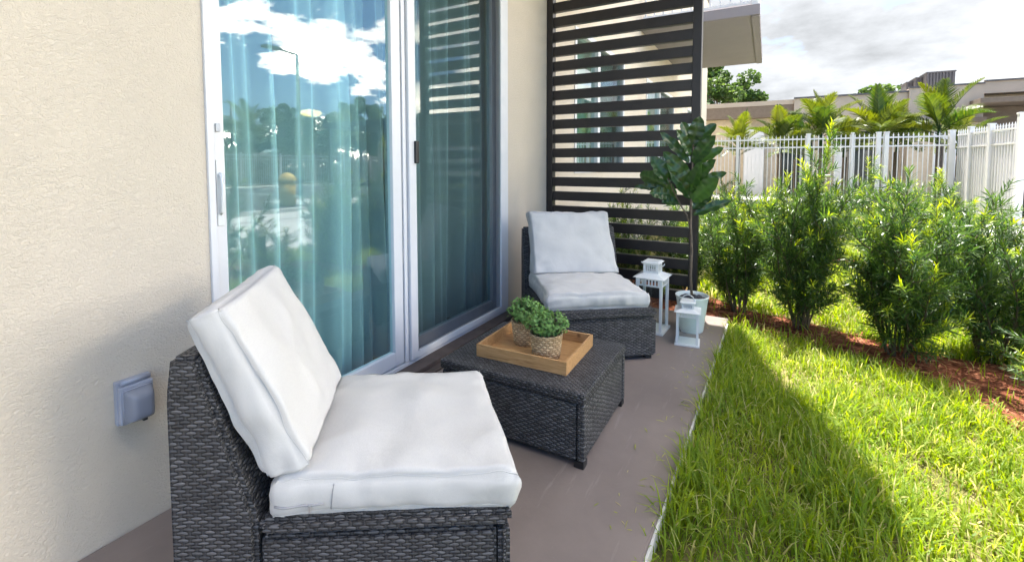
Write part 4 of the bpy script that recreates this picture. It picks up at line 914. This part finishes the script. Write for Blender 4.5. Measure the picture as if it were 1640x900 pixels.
# ------------------------------------------------------------------ grass and mulch
def inpoly(x, y, poly):
    ins = np.zeros(len(x), bool); j = len(poly)-1
    for i in range(len(poly)):
        xi, yi = poly[i]; xj, yj = poly[j]
        c = ((yi > y) != (yj > y)) & (x < (xj-xi)*(y-yi)/(yj-yi+1e-12)+xi); ins ^= c; j = i
    return ins
MPOLY = MB_N+MB_S[::-1]; MP2 = [(2.2, 7.6), (2.9, 6.9), (3.5, 6.7), (3.45, 6.0), (2.8, 6.3), (2.2, 6.8)]
PPOLY = [(3.55, 4.5), (5.2, 3.0), (6.6, 2.0), (7.9, 2.6), (7.4, 9.9), (6.7, 12.6), (5.2, 12.6), (4.1, 7.2)]
def vnoise(x, y, s):
    return np.array([noise.noise(Vector((a*s, c*s, 3.3))) for a, c in zip(x, y)])
def grass(name, label, x0, x1, y0, y1, n, hl, hw, keep=None):
    g = np.random.default_rng(n)
    x = g.uniform(x0, x1, n); y = g.uniform(y0, y1, n)
    ok = ~(inpoly(x, y, MPOLY) & (g.uniform(size=n) < 0.97)) & ~inpoly(x, y, MP2) & ~inpoly(x, y, PPOLY) & ~((x < edge_x(y)+0.008) & (y < 3.75)) & (x > 0.1)
    x, y = x[ok], y[ok]; dn = vnoise(x, y, 3.2); dn2 = vnoise(x, y, 9.0)
    ok = g.uniform(size=len(x)) < np.clip(0.88+0.7*dn+0.4*dn2, 0.45, 1.0); x, y, dn, dn2 = x[ok], y[ok], dn[ok], dn2[ok]; n = len(x)
    edge = np.exp(-np.maximum(x-1.45, 0)/0.10)
    Lh = g.uniform(hl[0], hl[1], n)*(0.72+0.6*dn+0.25*edge+0.2); Wd = g.uniform(hw[0], hw[1], n)
    th = g.uniform(0, 2*math.pi, n)+vnoise(x, y, 1.3)*2.5; lean = np.abs(g.normal(0.72, 0.36, n))+0.08; lean = np.clip(lean, 0.08, 1.5)
    d0 = np.stack([np.cos(th), np.sin(th), np.zeros(n)], 1); sd_ = np.stack([-np.sin(th), np.cos(th), np.zeros(n)], 1); up = np.array([0, 0, 1.0])
    sd_ = sd_*np.cos(g.uniform(-.7, .7, n))[:, None]+d0*np.sin(g.uniform(-.7, .7, n))[:, None]
    P = np.stack([x, y, np.full(n, GZ)], 1); V = np.zeros((n, 8, 3)); p = P.copy(); a = lean*0.35
    droop = g.uniform(0.5, 1.5, n)
    for k, (wf, st) in enumerate(((0.75, 0.0), (1.0, 0.36), (0.75, 0.36), (0.06, 0.28))):
        if k: p = p+(d0*np.sin(a)[:, None]+up*np.cos(a)[:, None])*(Lh*st)[:, None]; a = a+lean*droop*0.62
        V[:, 2*k] = p-sd_*(Wd*wf*0.5)[:, None]; V[:, 2*k+1] = p+sd_*(Wd*wf*0.5)[:, None]
    base = np.arange(n)[:, None]*8
    F = np.concatenate([base+np.array([[2*k, 2*k+1, 2*k+3, 2*k+2]]) for k in range(3)], 0)
    tone = np.clip(0.30+0.5*dn2*0.6+g.normal(0, 0.17, n), 0, 0.66); dry = g.uniform(size=n) < (0.12+0.25*np.clip(-dn, 0, 1)); tone[dry] = g.uniform(0.75, 1.0, dry.sum())
    return tag(link(name, npmesh(name, V.reshape(-1, 3), F, attr=np.repeat(tone, 8)), m_grass), label, 'grass', kind='stuff')
grass('lawn_grass', 'long green grass blades of the lawn beside the patio', 1.40, 3.6, 0.55, 3.95, 62000, (0.050, 0.145), (0.0032, 0.0074))
grass('lawn_grass', 'sunlit grass between and behind the shrubs', 1.2, 4.2, 3.7, 8.5, 34000, (0.06, 0.14), (0.006, 0.012))
grass('lawn_grass', 'distant grass up to the white fence', 0.2, 6.0, 8.5, 17.0, 16000, (0.07, 0.14), (0.012, 0.02))
grass('lawn_grass', 'grass of the lawn out to the road on the far right', 3.6, 7.3, -2.0, 6.0, 14000, (0.05, 0.12), (0.008, 0.014))
# mulch chips
n = 12000; g = np.random.default_rng(9); x = g.uniform(-0.3, 4.2, n); y = g.uniform(1.5, 5.0, n); ok = inpoly(x, y, MPOLY); x, y = x[ok], y[ok]; n = len(x)
P = np.stack([x, y, GZ+0.010+g.uniform(0, 0.018, n)], 1); th = g.uniform(0, 6.28, n); D = np.stack([np.cos(th), np.sin(th), g.normal(0, 0.25, n)], 1); D /= np.linalg.norm(D, axis=1)[:, None]
V, F, tn = strip_leaves(P, D, g.normal(size=P.shape)*0.4+np.array([0, 0, 1.0]), g.uniform(0.015, 0.055, n), g.uniform(0.005, 0.014, n), g.uniform(0, 1, n), 0.1, 0.9)
tag(link('mulch_chips', npmesh('mulch_chips', V, F, attr=tn), m_chip), 'red brown wood mulch chips in the shrub bed', 'mulch', kind='stuff')

# ------------------------------------------------------------------ white picket fences
FH = 2.05
def fence_run(name, label, p0, p1, posts, H=FH, sp=0.105, backing=False, postw=0.06):
    p0, p1 = Vector((*p0, 0)), Vector((*p1, 0)); L = (p1-p0).length; t = tag(empty(name, (p0.x, p0.y, GZ), math.atan2(p1.y-p0.y, p1.x-p0.x)), label, 'fence')
    b = B()
    for z in ((0.12, H-0.33, H-0.10) if not backing else (0.12, H-0.42, H-0.12)): b = B(); b.box((0, -0.016, z-0.02), (L, 0.016, z+0.02)); b.build('rail', m_trim, t)
    b = B(); k = int(L/sp)
    for i in range(k+1):
        x = (i+0.5)*L/(k+1)
        b.box((x-0.011, -0.0155, 0.05), (x-0.0095+0.019, 0.0155, H-0.04)) if False else b.box((x-0.010, -0.011, 0.05), (x+0.010, 0.011, H-0.04))
        b.prism([(-1, -1), (1, -1), (1, 1), (-1, 1)], lambda a, c, q: Vector((x+a*0.011*(1-0.9*q), c*0.011*(1-0.9*q), H-0.04+0.06*q)))
        b.box((x-0.016, -0.014, H-0.052), (x+0.016, 0.014, H-0.040))
    b.build('pickets', m_trim, t)
    if backing: 
        b = B(); k = int(L/0.15)
        for i in range(k): b.box((i*L/k+0.002, 0.018, 0.10), ((i+1)*L/k-0.002, 0.030, H-0.16))
        b.box((0, 0.0302, 0.10), (L, 0.034, H-0.16))
        b.build('board_panel', m_trim, t)
    for x, wdt in posts:
        b = B(); b.box((x-wdt/2, -wdt/2, 0), (x+wdt/2, wdt/2, H+0.02), 0.004); b.box((x-wdt/2-0.008, -wdt/2-0.008, H+0.02), (x+wdt/2+0.008, wdt/2+0.008, H+0.05), 0.004); b.build('post', m_trim, t)
    return t
fence_run('picket_fence', 'long white picket fence behind the shrubs, with palms beyond it', (-0.6, 15.1), (5.86, 15.35), [(1.55, .07), (3.35, .10), (4.38, .06), (4.95, .10), (5.12, .10), (6.44, .12)])
fence_run('privacy_fence', 'white boarded fence panel with pickets on top beside the footpath gate', (5.92, 15.25), (6.15, 12.85), [(0.65, .09), (1.5, .10)], H=2.08, backing=True)
gp = tag(empty('gate_post', (6.17, 12.70, GZ)), 'tall white square gate post at the right edge of the picture', 'post')
b = B(); b.box((-0.058, -0.058, 0), (0.058, 0.058, 2.22), 0.005); b.build('shaft', m_trim, gp)
b = B(); b.box((-0.068, -0.068, 2.22), (0.068, 0.068, 2.26), 0.005); b.build('cap', m_trim, gp)
fence_run('picket_fence', 'white picket fence running right from the tall gate post', (6.26, 12.70), (8.9, 12.9), [(2.6, .07)], H=2.1)
fence_run('picket_fence', 'white picket fence along the road, mirrored in the glass door', (24.6, 8.0), (24.6, 32.0), [(i*2.4, .08) for i in range(11)], H=1.9, sp=0.13)

# ------------------------------------------------------------------ palms
def palm_meshes(seed, nf=13, Ht=1.75):
    g = np.random.default_rng(seed); b = B()
    for k in range(2):
        x = g.uniform(-0.25, 0.25) if k else 0; pts = [(x*0.5, 0.0, 0), (x*0.8, 0, Ht*0.5), (x, 0, Ht)]
        b.tube(pts, [0.07, 0.055, 0.05], 10)
    tm = bpy.data.meshes.new('trunk'); b.bm.to_mesh(tm); b.bm.free(); tm.materials.append(m_bark)
    b = B(); b.tube([(0, 0, Ht), (0, 0, Ht+0.5)], [0.055, 0.03], 8); P = []; D = []; U = []; L = []; Wd = []; T = []
    for f in range(nf):
        th = f*2.4+g.uniform(-.2, .2); el = 1.45-1.35*(f/nf)**0.9; ln = g.uniform(1.15, 1.5); d = np.array([math.cos(th)*math.cos(el), math.sin(th)*math.cos(el), math.sin(el)]); p = np.array([0, 0, Ht+0.42-0.25*f/nf]); pts = [p]; k = 12
        for i in range(k): 
            d = d+np.array([0, 0, -0.085*(0.35+1.1*i/k)]); d /= np.linalg.norm(d); p = p+d*ln/k; pts.append(p)
        b.tube([tuple(q) for q in pts], [0.014*(1-0.85*i/k) for i in range(k+1)], 5, cap=False)
        tone = g.uniform(0.15, 0.95)
        for i in range(46):
            t = 0.16+0.84*i/46; x = t*k; j = min(int(x), k-1); q = pts[j]*(1-(x-j))+pts[j+1]*(x-j); dd = pts[j+1]-pts[j]; dd /= np.linalg.norm(dd)
            s = np.cross(dd, [0, 0, 1.0]); 
            if np.linalg.norm(s) < 0.05: s = np.array([math.sin(th), -math.cos(th), 0])
            s /= np.linalg.norm(s); upv = np.cross(s, dd)
            for sg in (-1, 1):
                l = dd*(0.55+0.5*t)+s*sg*0.8+upv*(0.38+g.normal(0, 0.1)); l /= np.linalg.norm(l)
                P.append(q); D.append(l); U.append(upv); L.append((0.42*math.sin(math.pi*min(1, 0.12+0.86*t)**0.8)+0.06)*g.uniform(0.85, 1.1)); Wd.append(0.028); T.append(np.clip(tone+g.normal(0, 0.12), 0, 1))
    V, F, tn = strip_leaves(np.array(P), np.array(D), np.array(U), np.array(L), np.array(Wd), np.array(T), 0.5, 0.6)
    sm = bpy.data.meshes.new('frond_stalks'); b.bm.to_mesh(sm); b.bm.free(); sm.materials.append(m_palm)
    fm = npmesh('fronds', V, F, attr=tn); fm.materials.append(m_palm); return tm, sm, fm
PM = [palm_meshes(2), palm_meshes(5, 12), palm_meshes(8, 14)]
def palm(v, x, y, s, rz, label):
    t = tag(empty('palm_tree', (x, y, GZ), rz), label, 'palm tree', 'small palms behind the white fence'); t.scale = (s, s, s)
    for nm, me in zip(('trunk', 'crown_shaft', 'fronds'), PM[v]): o = bpy.data.objects.new(nm, me); col.objects.link(o); o.parent = t
palm(0, 0.9, 17.0, 0.86, 0.4, 'leftmost small palm peeking over the fence beside the balcony wall')
palm(1, 2.1, 16.6, 0.90, 1.9, 'second palm from the left with one frond pointing straight up')
palm(2, 3.15, 16.5, 1.02, 3.0, 'full palm with a dark upright frond left of the middle of the fence')
palm(0, 4.55, 16.6, 0.98, 4.4, 'broad palm in the middle of the fence with drooping dark fronds')
palm(1, 5.95, 16.8, 1.04, 0.9, 'yellow green palm in front of the taller taupe building')
palm(2, 3.9, 17.8, 0.84, 2.2, 'low dark palm between the two middle palms')
palm(0, 2.6, 17.9, 0.80, 1.1, 'low palm between the second and third palms')
palm(1, 6.7, 18.0, 0.86, 2.7, 'rightmost palm behind the white boarded fence')
palm(2, 5.2, 17.6, 0.92, 5.2, 'shaded palm standing behind the two palms right of centre')
for i, (x, y, s) in enumerate(((27, 17.0, 1.5), (26.8, 24.5, 1.6), (27, 29.5, 1.7))):
    palm(i, x, y, s, i*1.3, ('first', 'second', 'third')[i]+' palm beyond the road fence, seen only mirrored in the glass door')

# ------------------------------------------------------------------ broadleaf trees
def tree_meshes(seed, H, Rr, ncl=46, lpc=210, leaf=0.16):
    g = np.random.default_rng(seed); b = B(); pts = [(0, 0, 0), (0.1, 0, H*0.25), (0.05, 0.1, H*0.45)]; b.tube(pts, [0.24, 0.18, 0.14], 9)
    P = []; Nn = []; T = []; C0 = np.array([0.05, 0.1, H*0.45])
    for c in range(ncl):
        v = g.normal(size=3); v /= np.linalg.norm(v); r = g.uniform(0.45, 1.0)**0.6
        cc = np.array([0, 0, H*0.66])+v*np.array([Rr, Rr, H*0.34])*r
        mid = (C0+cc)/2+g.normal(size=3)*0.15; b.tube([tuple(C0), tuple(mid), tuple(cc)], [0.07, 0.04, 0.015], 5, cap=False)
        cr = g.uniform(0.35, 0.75)*Rr/2.6; tn = g.uniform(0.1, 0.9)
        q = g.normal(size=(lpc, 3)); q /= np.linalg.norm(q, axis=1)[:, None]; q *= (g.uniform(0.3, 1, lpc)**0.5)[:, None]*cr; q[:, 2] *= 0.7
        P.append(cc+q); Nn.append(g.normal(size=(lpc, 3))+np.array([0, 0, 0.8])); T.append(np.clip(tn+g.normal(0, 0.15, lpc), 0, 1))
    P = np.concatenate(P); Nn = np.concatenate(Nn); Nn /= np.linalg.norm(Nn, axis=1)[:, None]; T = np.concatenate(T)
    V, F, tn = disk_leaves(P, Nn, g.uniform(0.5, 1.0, len(P))*leaf, T)
    tm = bpy.data.meshes.new('trunk'); b.bm.to_mesh(tm); b.bm.free(); tm.materials.append(m_bark); cm = npmesh('crown', V, F, attr=tn); cm.materials.append(m_tree)
    return tm, cm
TM = [tree_meshes(1, 8.0, 3.0), tree_meshes(2, 7.0, 3.4)]
def tree(v, x, y, s, rz, label, group='broadleaf trees in the distance'):
    t = tag(empty('broadleaf_tree', (x, y, GZ), rz), label, 'tree', group); t.scale = (s, s, s)
    for nm, me in zip(('trunk', 'crown'), TM[v]): o = bpy.data.objects.new(nm, me); col.objects.link(o); o.parent = t
tree(0, -1.9, 36.0, 1.06, 0.3, 'round topped tree rising behind the low roof just right of the screen post')
tree(1, 9.6, 42.0, 1.04, 1.0, 'dark tree top showing behind the palms left of the taller roof')
for i, (x, y, s) in enumerate(((30, 14.5, 0.72), (31, 18, 0.66), (30, 21.5, 0.70), (31, 25, 0.78), (29, 28, 0.85), (31, 32, 0.8), (27.5, 34, 0.75))):
    tree(i % 2, x, y, s, i*1.1, ('first', 'second', 'third', 'fourth', 'fifth', 'sixth', 'seventh')[i]+' tree across the road counted from the near end, mirrored in the glass')

# ------------------------------------------------------------------ low building beyond the fence
lb = tag(empty('low_building', (-3, 21.5, GZ)), 'long low taupe building with flat roof behind the palms', 'building')
b = B(); b.box((0, 0, 0), (9.3, 9, 3.15)); b.build('wall', m_bldgcream, lb)
b = B(); b.box((-0.3, -0.5, 3.15), (5.6, 9, 3.62)); b.build('roof_fascia', m_bldgdark, lb)
b = B(); b.box((-0.32, -0.52, 3.62), (5.6, 9, 3.80)); b.build('roof_edge', m_bldg, lb)
b = B(); b.box((5.61, -0.6, 2.9), (9.09, 9, 3.80)); b.build('parapet', m_bldg, lb)
for i, (xa, xb, mm, za, zb) in enumerate(((3.9, 4.6, m_trim, 0, 2.7), (5.2, 6.3, m_darkglass, 0.0, 2.5), (7.0, 7.35, m_trim, 0, 2.8), (7.5, 8.5, m_darkglass, 0, 2.5))):
    b = B(); b.box((xa, -0.05-(0.4 if mm is m_trim else 0), za), (xb, 0.02, zb)); b.build('column' if mm is m_trim else 'window', mm, lb)
hb_ = tag(empty('flat_roof_building', (6.1, 20.8, GZ)), 'taller taupe building block with dark canopy at the right of the skyline', 'building')
b = B(); b.box((0, 0, 0), (1.95, 8, 3.92)); b.box((1.95, 0.02, 3.60), (12, 8, 3.99)); b.build('wall', m_bldg, hb_)
b = B(); b.box((0, -0.03, 0), (1.9, -0.001, 2.35)); b.build('cream_wall', m_bldgcream, hb_)
b = B(); b.box((0.0, -0.35, 2.66), (1.94, -0.002, 2.80)); b.build('dark_band', m_bldgdark, hb_)
b = B(); b.box((1.60, -0.9, 3.20), (9.5, 0.5, 3.36), 0.01); b.build('canopy', m_bldgdark, hb_)
b = B(); b.box((1.952, 0.5, 0), (12, 8, 3.19)); b.build('recessed_wall', m_bldgdark, hb_)
b = B(); b.box((1.952, 0.51, 3.37), (12, 8, 3.59)); b.build('upper_wall', m_bldgcream, hb_)
for xa, xb, mm, za, zb in ((0.7, 1.5, m_trim, 0, 2.3), (1.55, 1.75, m_darkglass, 0.8, 2.0), (2.0, 2.5, m_trim, 0, 2.35)):
    b = B(); b.box((xa, -0.2, za), (xb, -0.031, zb)); b.build('door', mm, hb_)
ac = tag(empty('rooftop_unit', (6.75, 23.5, 3.80)), 'dark slatted rooftop equipment housing on the taller building', 'rooftop unit')
for i, (xa, ya, w_) in enumerate(((0.0, 0.9, 0.22), (0.20, 0.5, 0.25), (0.42, 0.0, 0.85))):
    b = B(); h_ = 0.80+0.1*i; b.box((xa, ya, 0), (xa+w_, ya+0.9, h_-0.05)); k = int(w_/0.09)
    for q in range(k): b.box((xa+0.01+q*w_/k, ya-0.035, 0), (xa+0.01+q*w_/k+0.05, ya, h_-0.05))
    b.box((xa-0.02, ya-0.05, h_-0.05), (xa+w_+0.02, ya+0.92, h_)); b.build('louvred_housing', m_duct, ac)

# a car parked behind the fence, only its dark tail shows at the picture edge
car = tag(empty('parked_car', (8.6, 16.2, GZ), R(8)), 'silver car parked behind the gate post at the right edge', 'car')
b = B(); b.prism([(-2.2, .35), (2.2, .35), (2.25, .7), (2.1, .95), (1.1, 1.02), (.5, 1.45), (-1.5, 1.48), (-2.1, 1.0), (-2.25, .8)], lambda a, c, t: Vector((a, -0.88+1.76*t, c)), bev=0.06); b.build('body', m_carpaint, car, smooth=True)
b = B(); b.prism([(1.0, 1.03), (.47, 1.40), (-1.45, 1.42), (-1.95, 1.03)], lambda a, c, t: Vector((a, -0.892+1.784*t, c))); b.prism([(-2.24, 1.02), (-1.62, 1.44), (-1.60, 1.41), (-2.18, 0.99)], lambda a, c, t: Vector((a, -0.75+1.5*t, c))); b.build('windows', m_darkglass, car)
for x in (-1.4, 1.4):
    for y in (-0.9, 0.72):
        b = B(); b.tube([(x, y, .33), (x, y+0.18, .33)], 0.33, 20); w_ = b.build('wheel', m_black, car, uv=None)
        b = B(); s_ = -0.006 if y < 0 else 0.186; b.tube([(x, y+s_, .33), (x, y+s_+0.004, .33)], 0.2, 16); b.build('rim', m_trimgrey, w_, uv=None)

# ------------------------------------------------------------------ things that only the glass shows
def streetlamp(x, y, h, label):
    t = tag(empty('street_lamp', (x, y, GZ)), label, 'street lamp', 'street lamps mirrored in the glass')
    b = B(); b.tube([(0, 0, 0), (0, 0, h)], [0.10, 0.06], 8); b.build('pole', m_duct, t, uv=None)
    b = B(); b.tube([(0, 0, h), (0.0, -0.8, h+0.05)], 0.035, 6); b.box((-0.15, -1.4, h), (0.15, -0.75, h+0.1), 0.02); b.build('lamp_head', m_duct, t, uv=None)
streetlamp(14.8, 11.9, 5.6, 'tallest dark street lamp, mirrored in the middle of the glass door')
streetlamp(27.9, 16.6, 5.1, 'distant street lamp mirrored at the left of the glass door')
bo = tag(empty('bollard', (10.8, 8.6, GZ)), 'yellow bollard with domed cap by the road, mirrored in the glass', 'bollard')
b = B(); b.tube([(0, 0, 0), (0, 0, 0.75)], 0.22, 16); b.build('shaft', m_yellow, bo, uv=None)
b = B(); b.lathe([(0.26, 0.75), (0.26, 0.80), (0.18, 0.92), (0.08, 0.98), (0.0, 1.0)], 16); b.build('cap', m_yellow, bo, uv=None)
sg = tag(empty('road_sign', (9.2, 12.3, GZ)), 'white shield shaped road sign on a thin pole, mirrored in the glass', 'sign')
b = B(); b.tube([(0, 0, 0), (0, 0, 2.3)], 0.03, 8); b.build('pole', m_trimgrey, sg, uv=None)
b = B(); b.prism([(0.28*math.cos(a), 2.0+0.42*math.sin(a)) for a in [2*math.pi*i/20 for i in range(20)]], lambda a, c, t: Vector((0.0+0.02*t-0.05, a, c))); b.build('sign_plate', m_white, sg)
b = B(); b.box((-0.055, -0.27, 1.96), (-0.0505, 0.27, 2.04)); b.box((-0.055, -0.03, 1.62), (-0.0507, 0.03, 2.40)); b.build('sign_symbol', m_duct, sg)
um = tag(empty('closed_umbrella', (15.2, 17.9, GZ)), 'closed dark patio umbrella beyond the road, mirrored in the glass', 'umbrella')
b = B(); b.tube([(0, 0, 0), (0, 0, 3.0)], 0.04, 8); b.build('pole', m_trimgrey, um, uv=None)
b = B(); b.lathe([(0.05, 1.5), (0.22, 1.7), (0.26, 2.3), (0.20, 3.1), (0.03, 3.5), (0.0, 3.6)], 12); b.build('canopy', m_sail, um, uv=None)
sh = tag(empty('shade_pavilion', (20.5, 22.5, GZ)), 'flat dark canopy pavilion beyond the road, mirrored in the glass', 'pavilion')
b = B(); b.box((-3.2, -2.5, 3.6), (3.2, 2.5, 3.95)); b.build('roof', m_sail, sh)
for x in (-2.9, 2.9):
    for y in (-2.2, 2.2): b = B(); b.box((x-0.08, y-0.08, 0), (x+0.08, y+0.08, 3.6)); b.build('post', m_duct, sh)
b = B(); b.box((-3.0, 2.0, 0), (3.0, 2.2, 3.0)); b.build('rear_wall', m_bldgcream, sh)

g = np.random.default_rng(77); n = 26000
P = np.stack([g.uniform(25.2, 26.6, n), g.uniform(6, 34, n), GZ+g.uniform(0, 1, n)**0.8*2.3], 1); P[:, 2] *= 0.85+0.15*np.sin(P[:, 1]*1.7)+0.08*np.sin(P[:, 1]*5.1)
Nn = g.normal(size=(n, 3))+np.array([-0.5, 0, 0.6]); Nn /= np.linalg.norm(Nn, axis=1)[:, None]
V, F, tn = disk_leaves(P, Nn, g.uniform(0.05, 0.10, n), np.clip(0.45+0.3*np.sin(P[:, 1]*2.3)+g.normal(0, .15, n), 0, 1))
tag(link('hedge', npmesh('hedge', V, F, attr=tn), m_tree), 'long clipped green hedge behind the road fence, mirrored in the glass door', 'hedge')

# roof and facade details of the low buildings
for x, h_ in ((1.2, .35), (3.4, .25), (7.3, .4)): b = B(); b.tube([(x, 3, 3.8), (x, 3, 3.8+h_)], 0.06, 8); b.tube([(x, 3, 3.8+h_), (x, 3, 3.86+h_)], 0.11, 8); b.build('roof_vent', m_duct, lb, uv=None)
b = B(); b.box((5.60, -0.66, 3.80), (9.10, -0.5, 3.86)); b.build('parapet_cap', m_duct, lb)
b = B(); b.box((-0.02, -0.05, 3.92), (1.95, 0.08, 3.97)); b.box((1.952, -0.04, 3.99), (8, 0.1, 4.04)); b.build('parapet_cap', m_duct, hb_)
b = B(); b.tube([(5.9, -0.64, 0.1), (5.9, -0.64, 2.9)], 0.045, 8); b.build('downpipe', m_trimgrey, lb, uv=None)
# cut grass blown on to the slab near the lawn
g = np.random.default_rng(21); n = 90; y = g.uniform(0.9, 3.6, n); x = 1.417+0.026*y-np.abs(g.normal(0, 0.10, n)); P = np.stack([x, y, np.full(n, 0.0025)], 1); th = g.uniform(0, 6.28, n)
D = np.stack([np.cos(th), np.sin(th), np.full(n, 0.03)], 1); V, F, tn = strip_leaves(P, D, np.tile([0, 0, 1.0], (n, 1)), g.uniform(0.012, 0.04, n), g.uniform(0.002, 0.004, n), g.uniform(0.5, 1, n), 0.1)
tag(link('grass_clippings', npmesh('grass_clippings', V, F, attr=tn), m_grass), 'dry grass clippings scattered along the patio edge', 'grass clippings', kind='stuff')
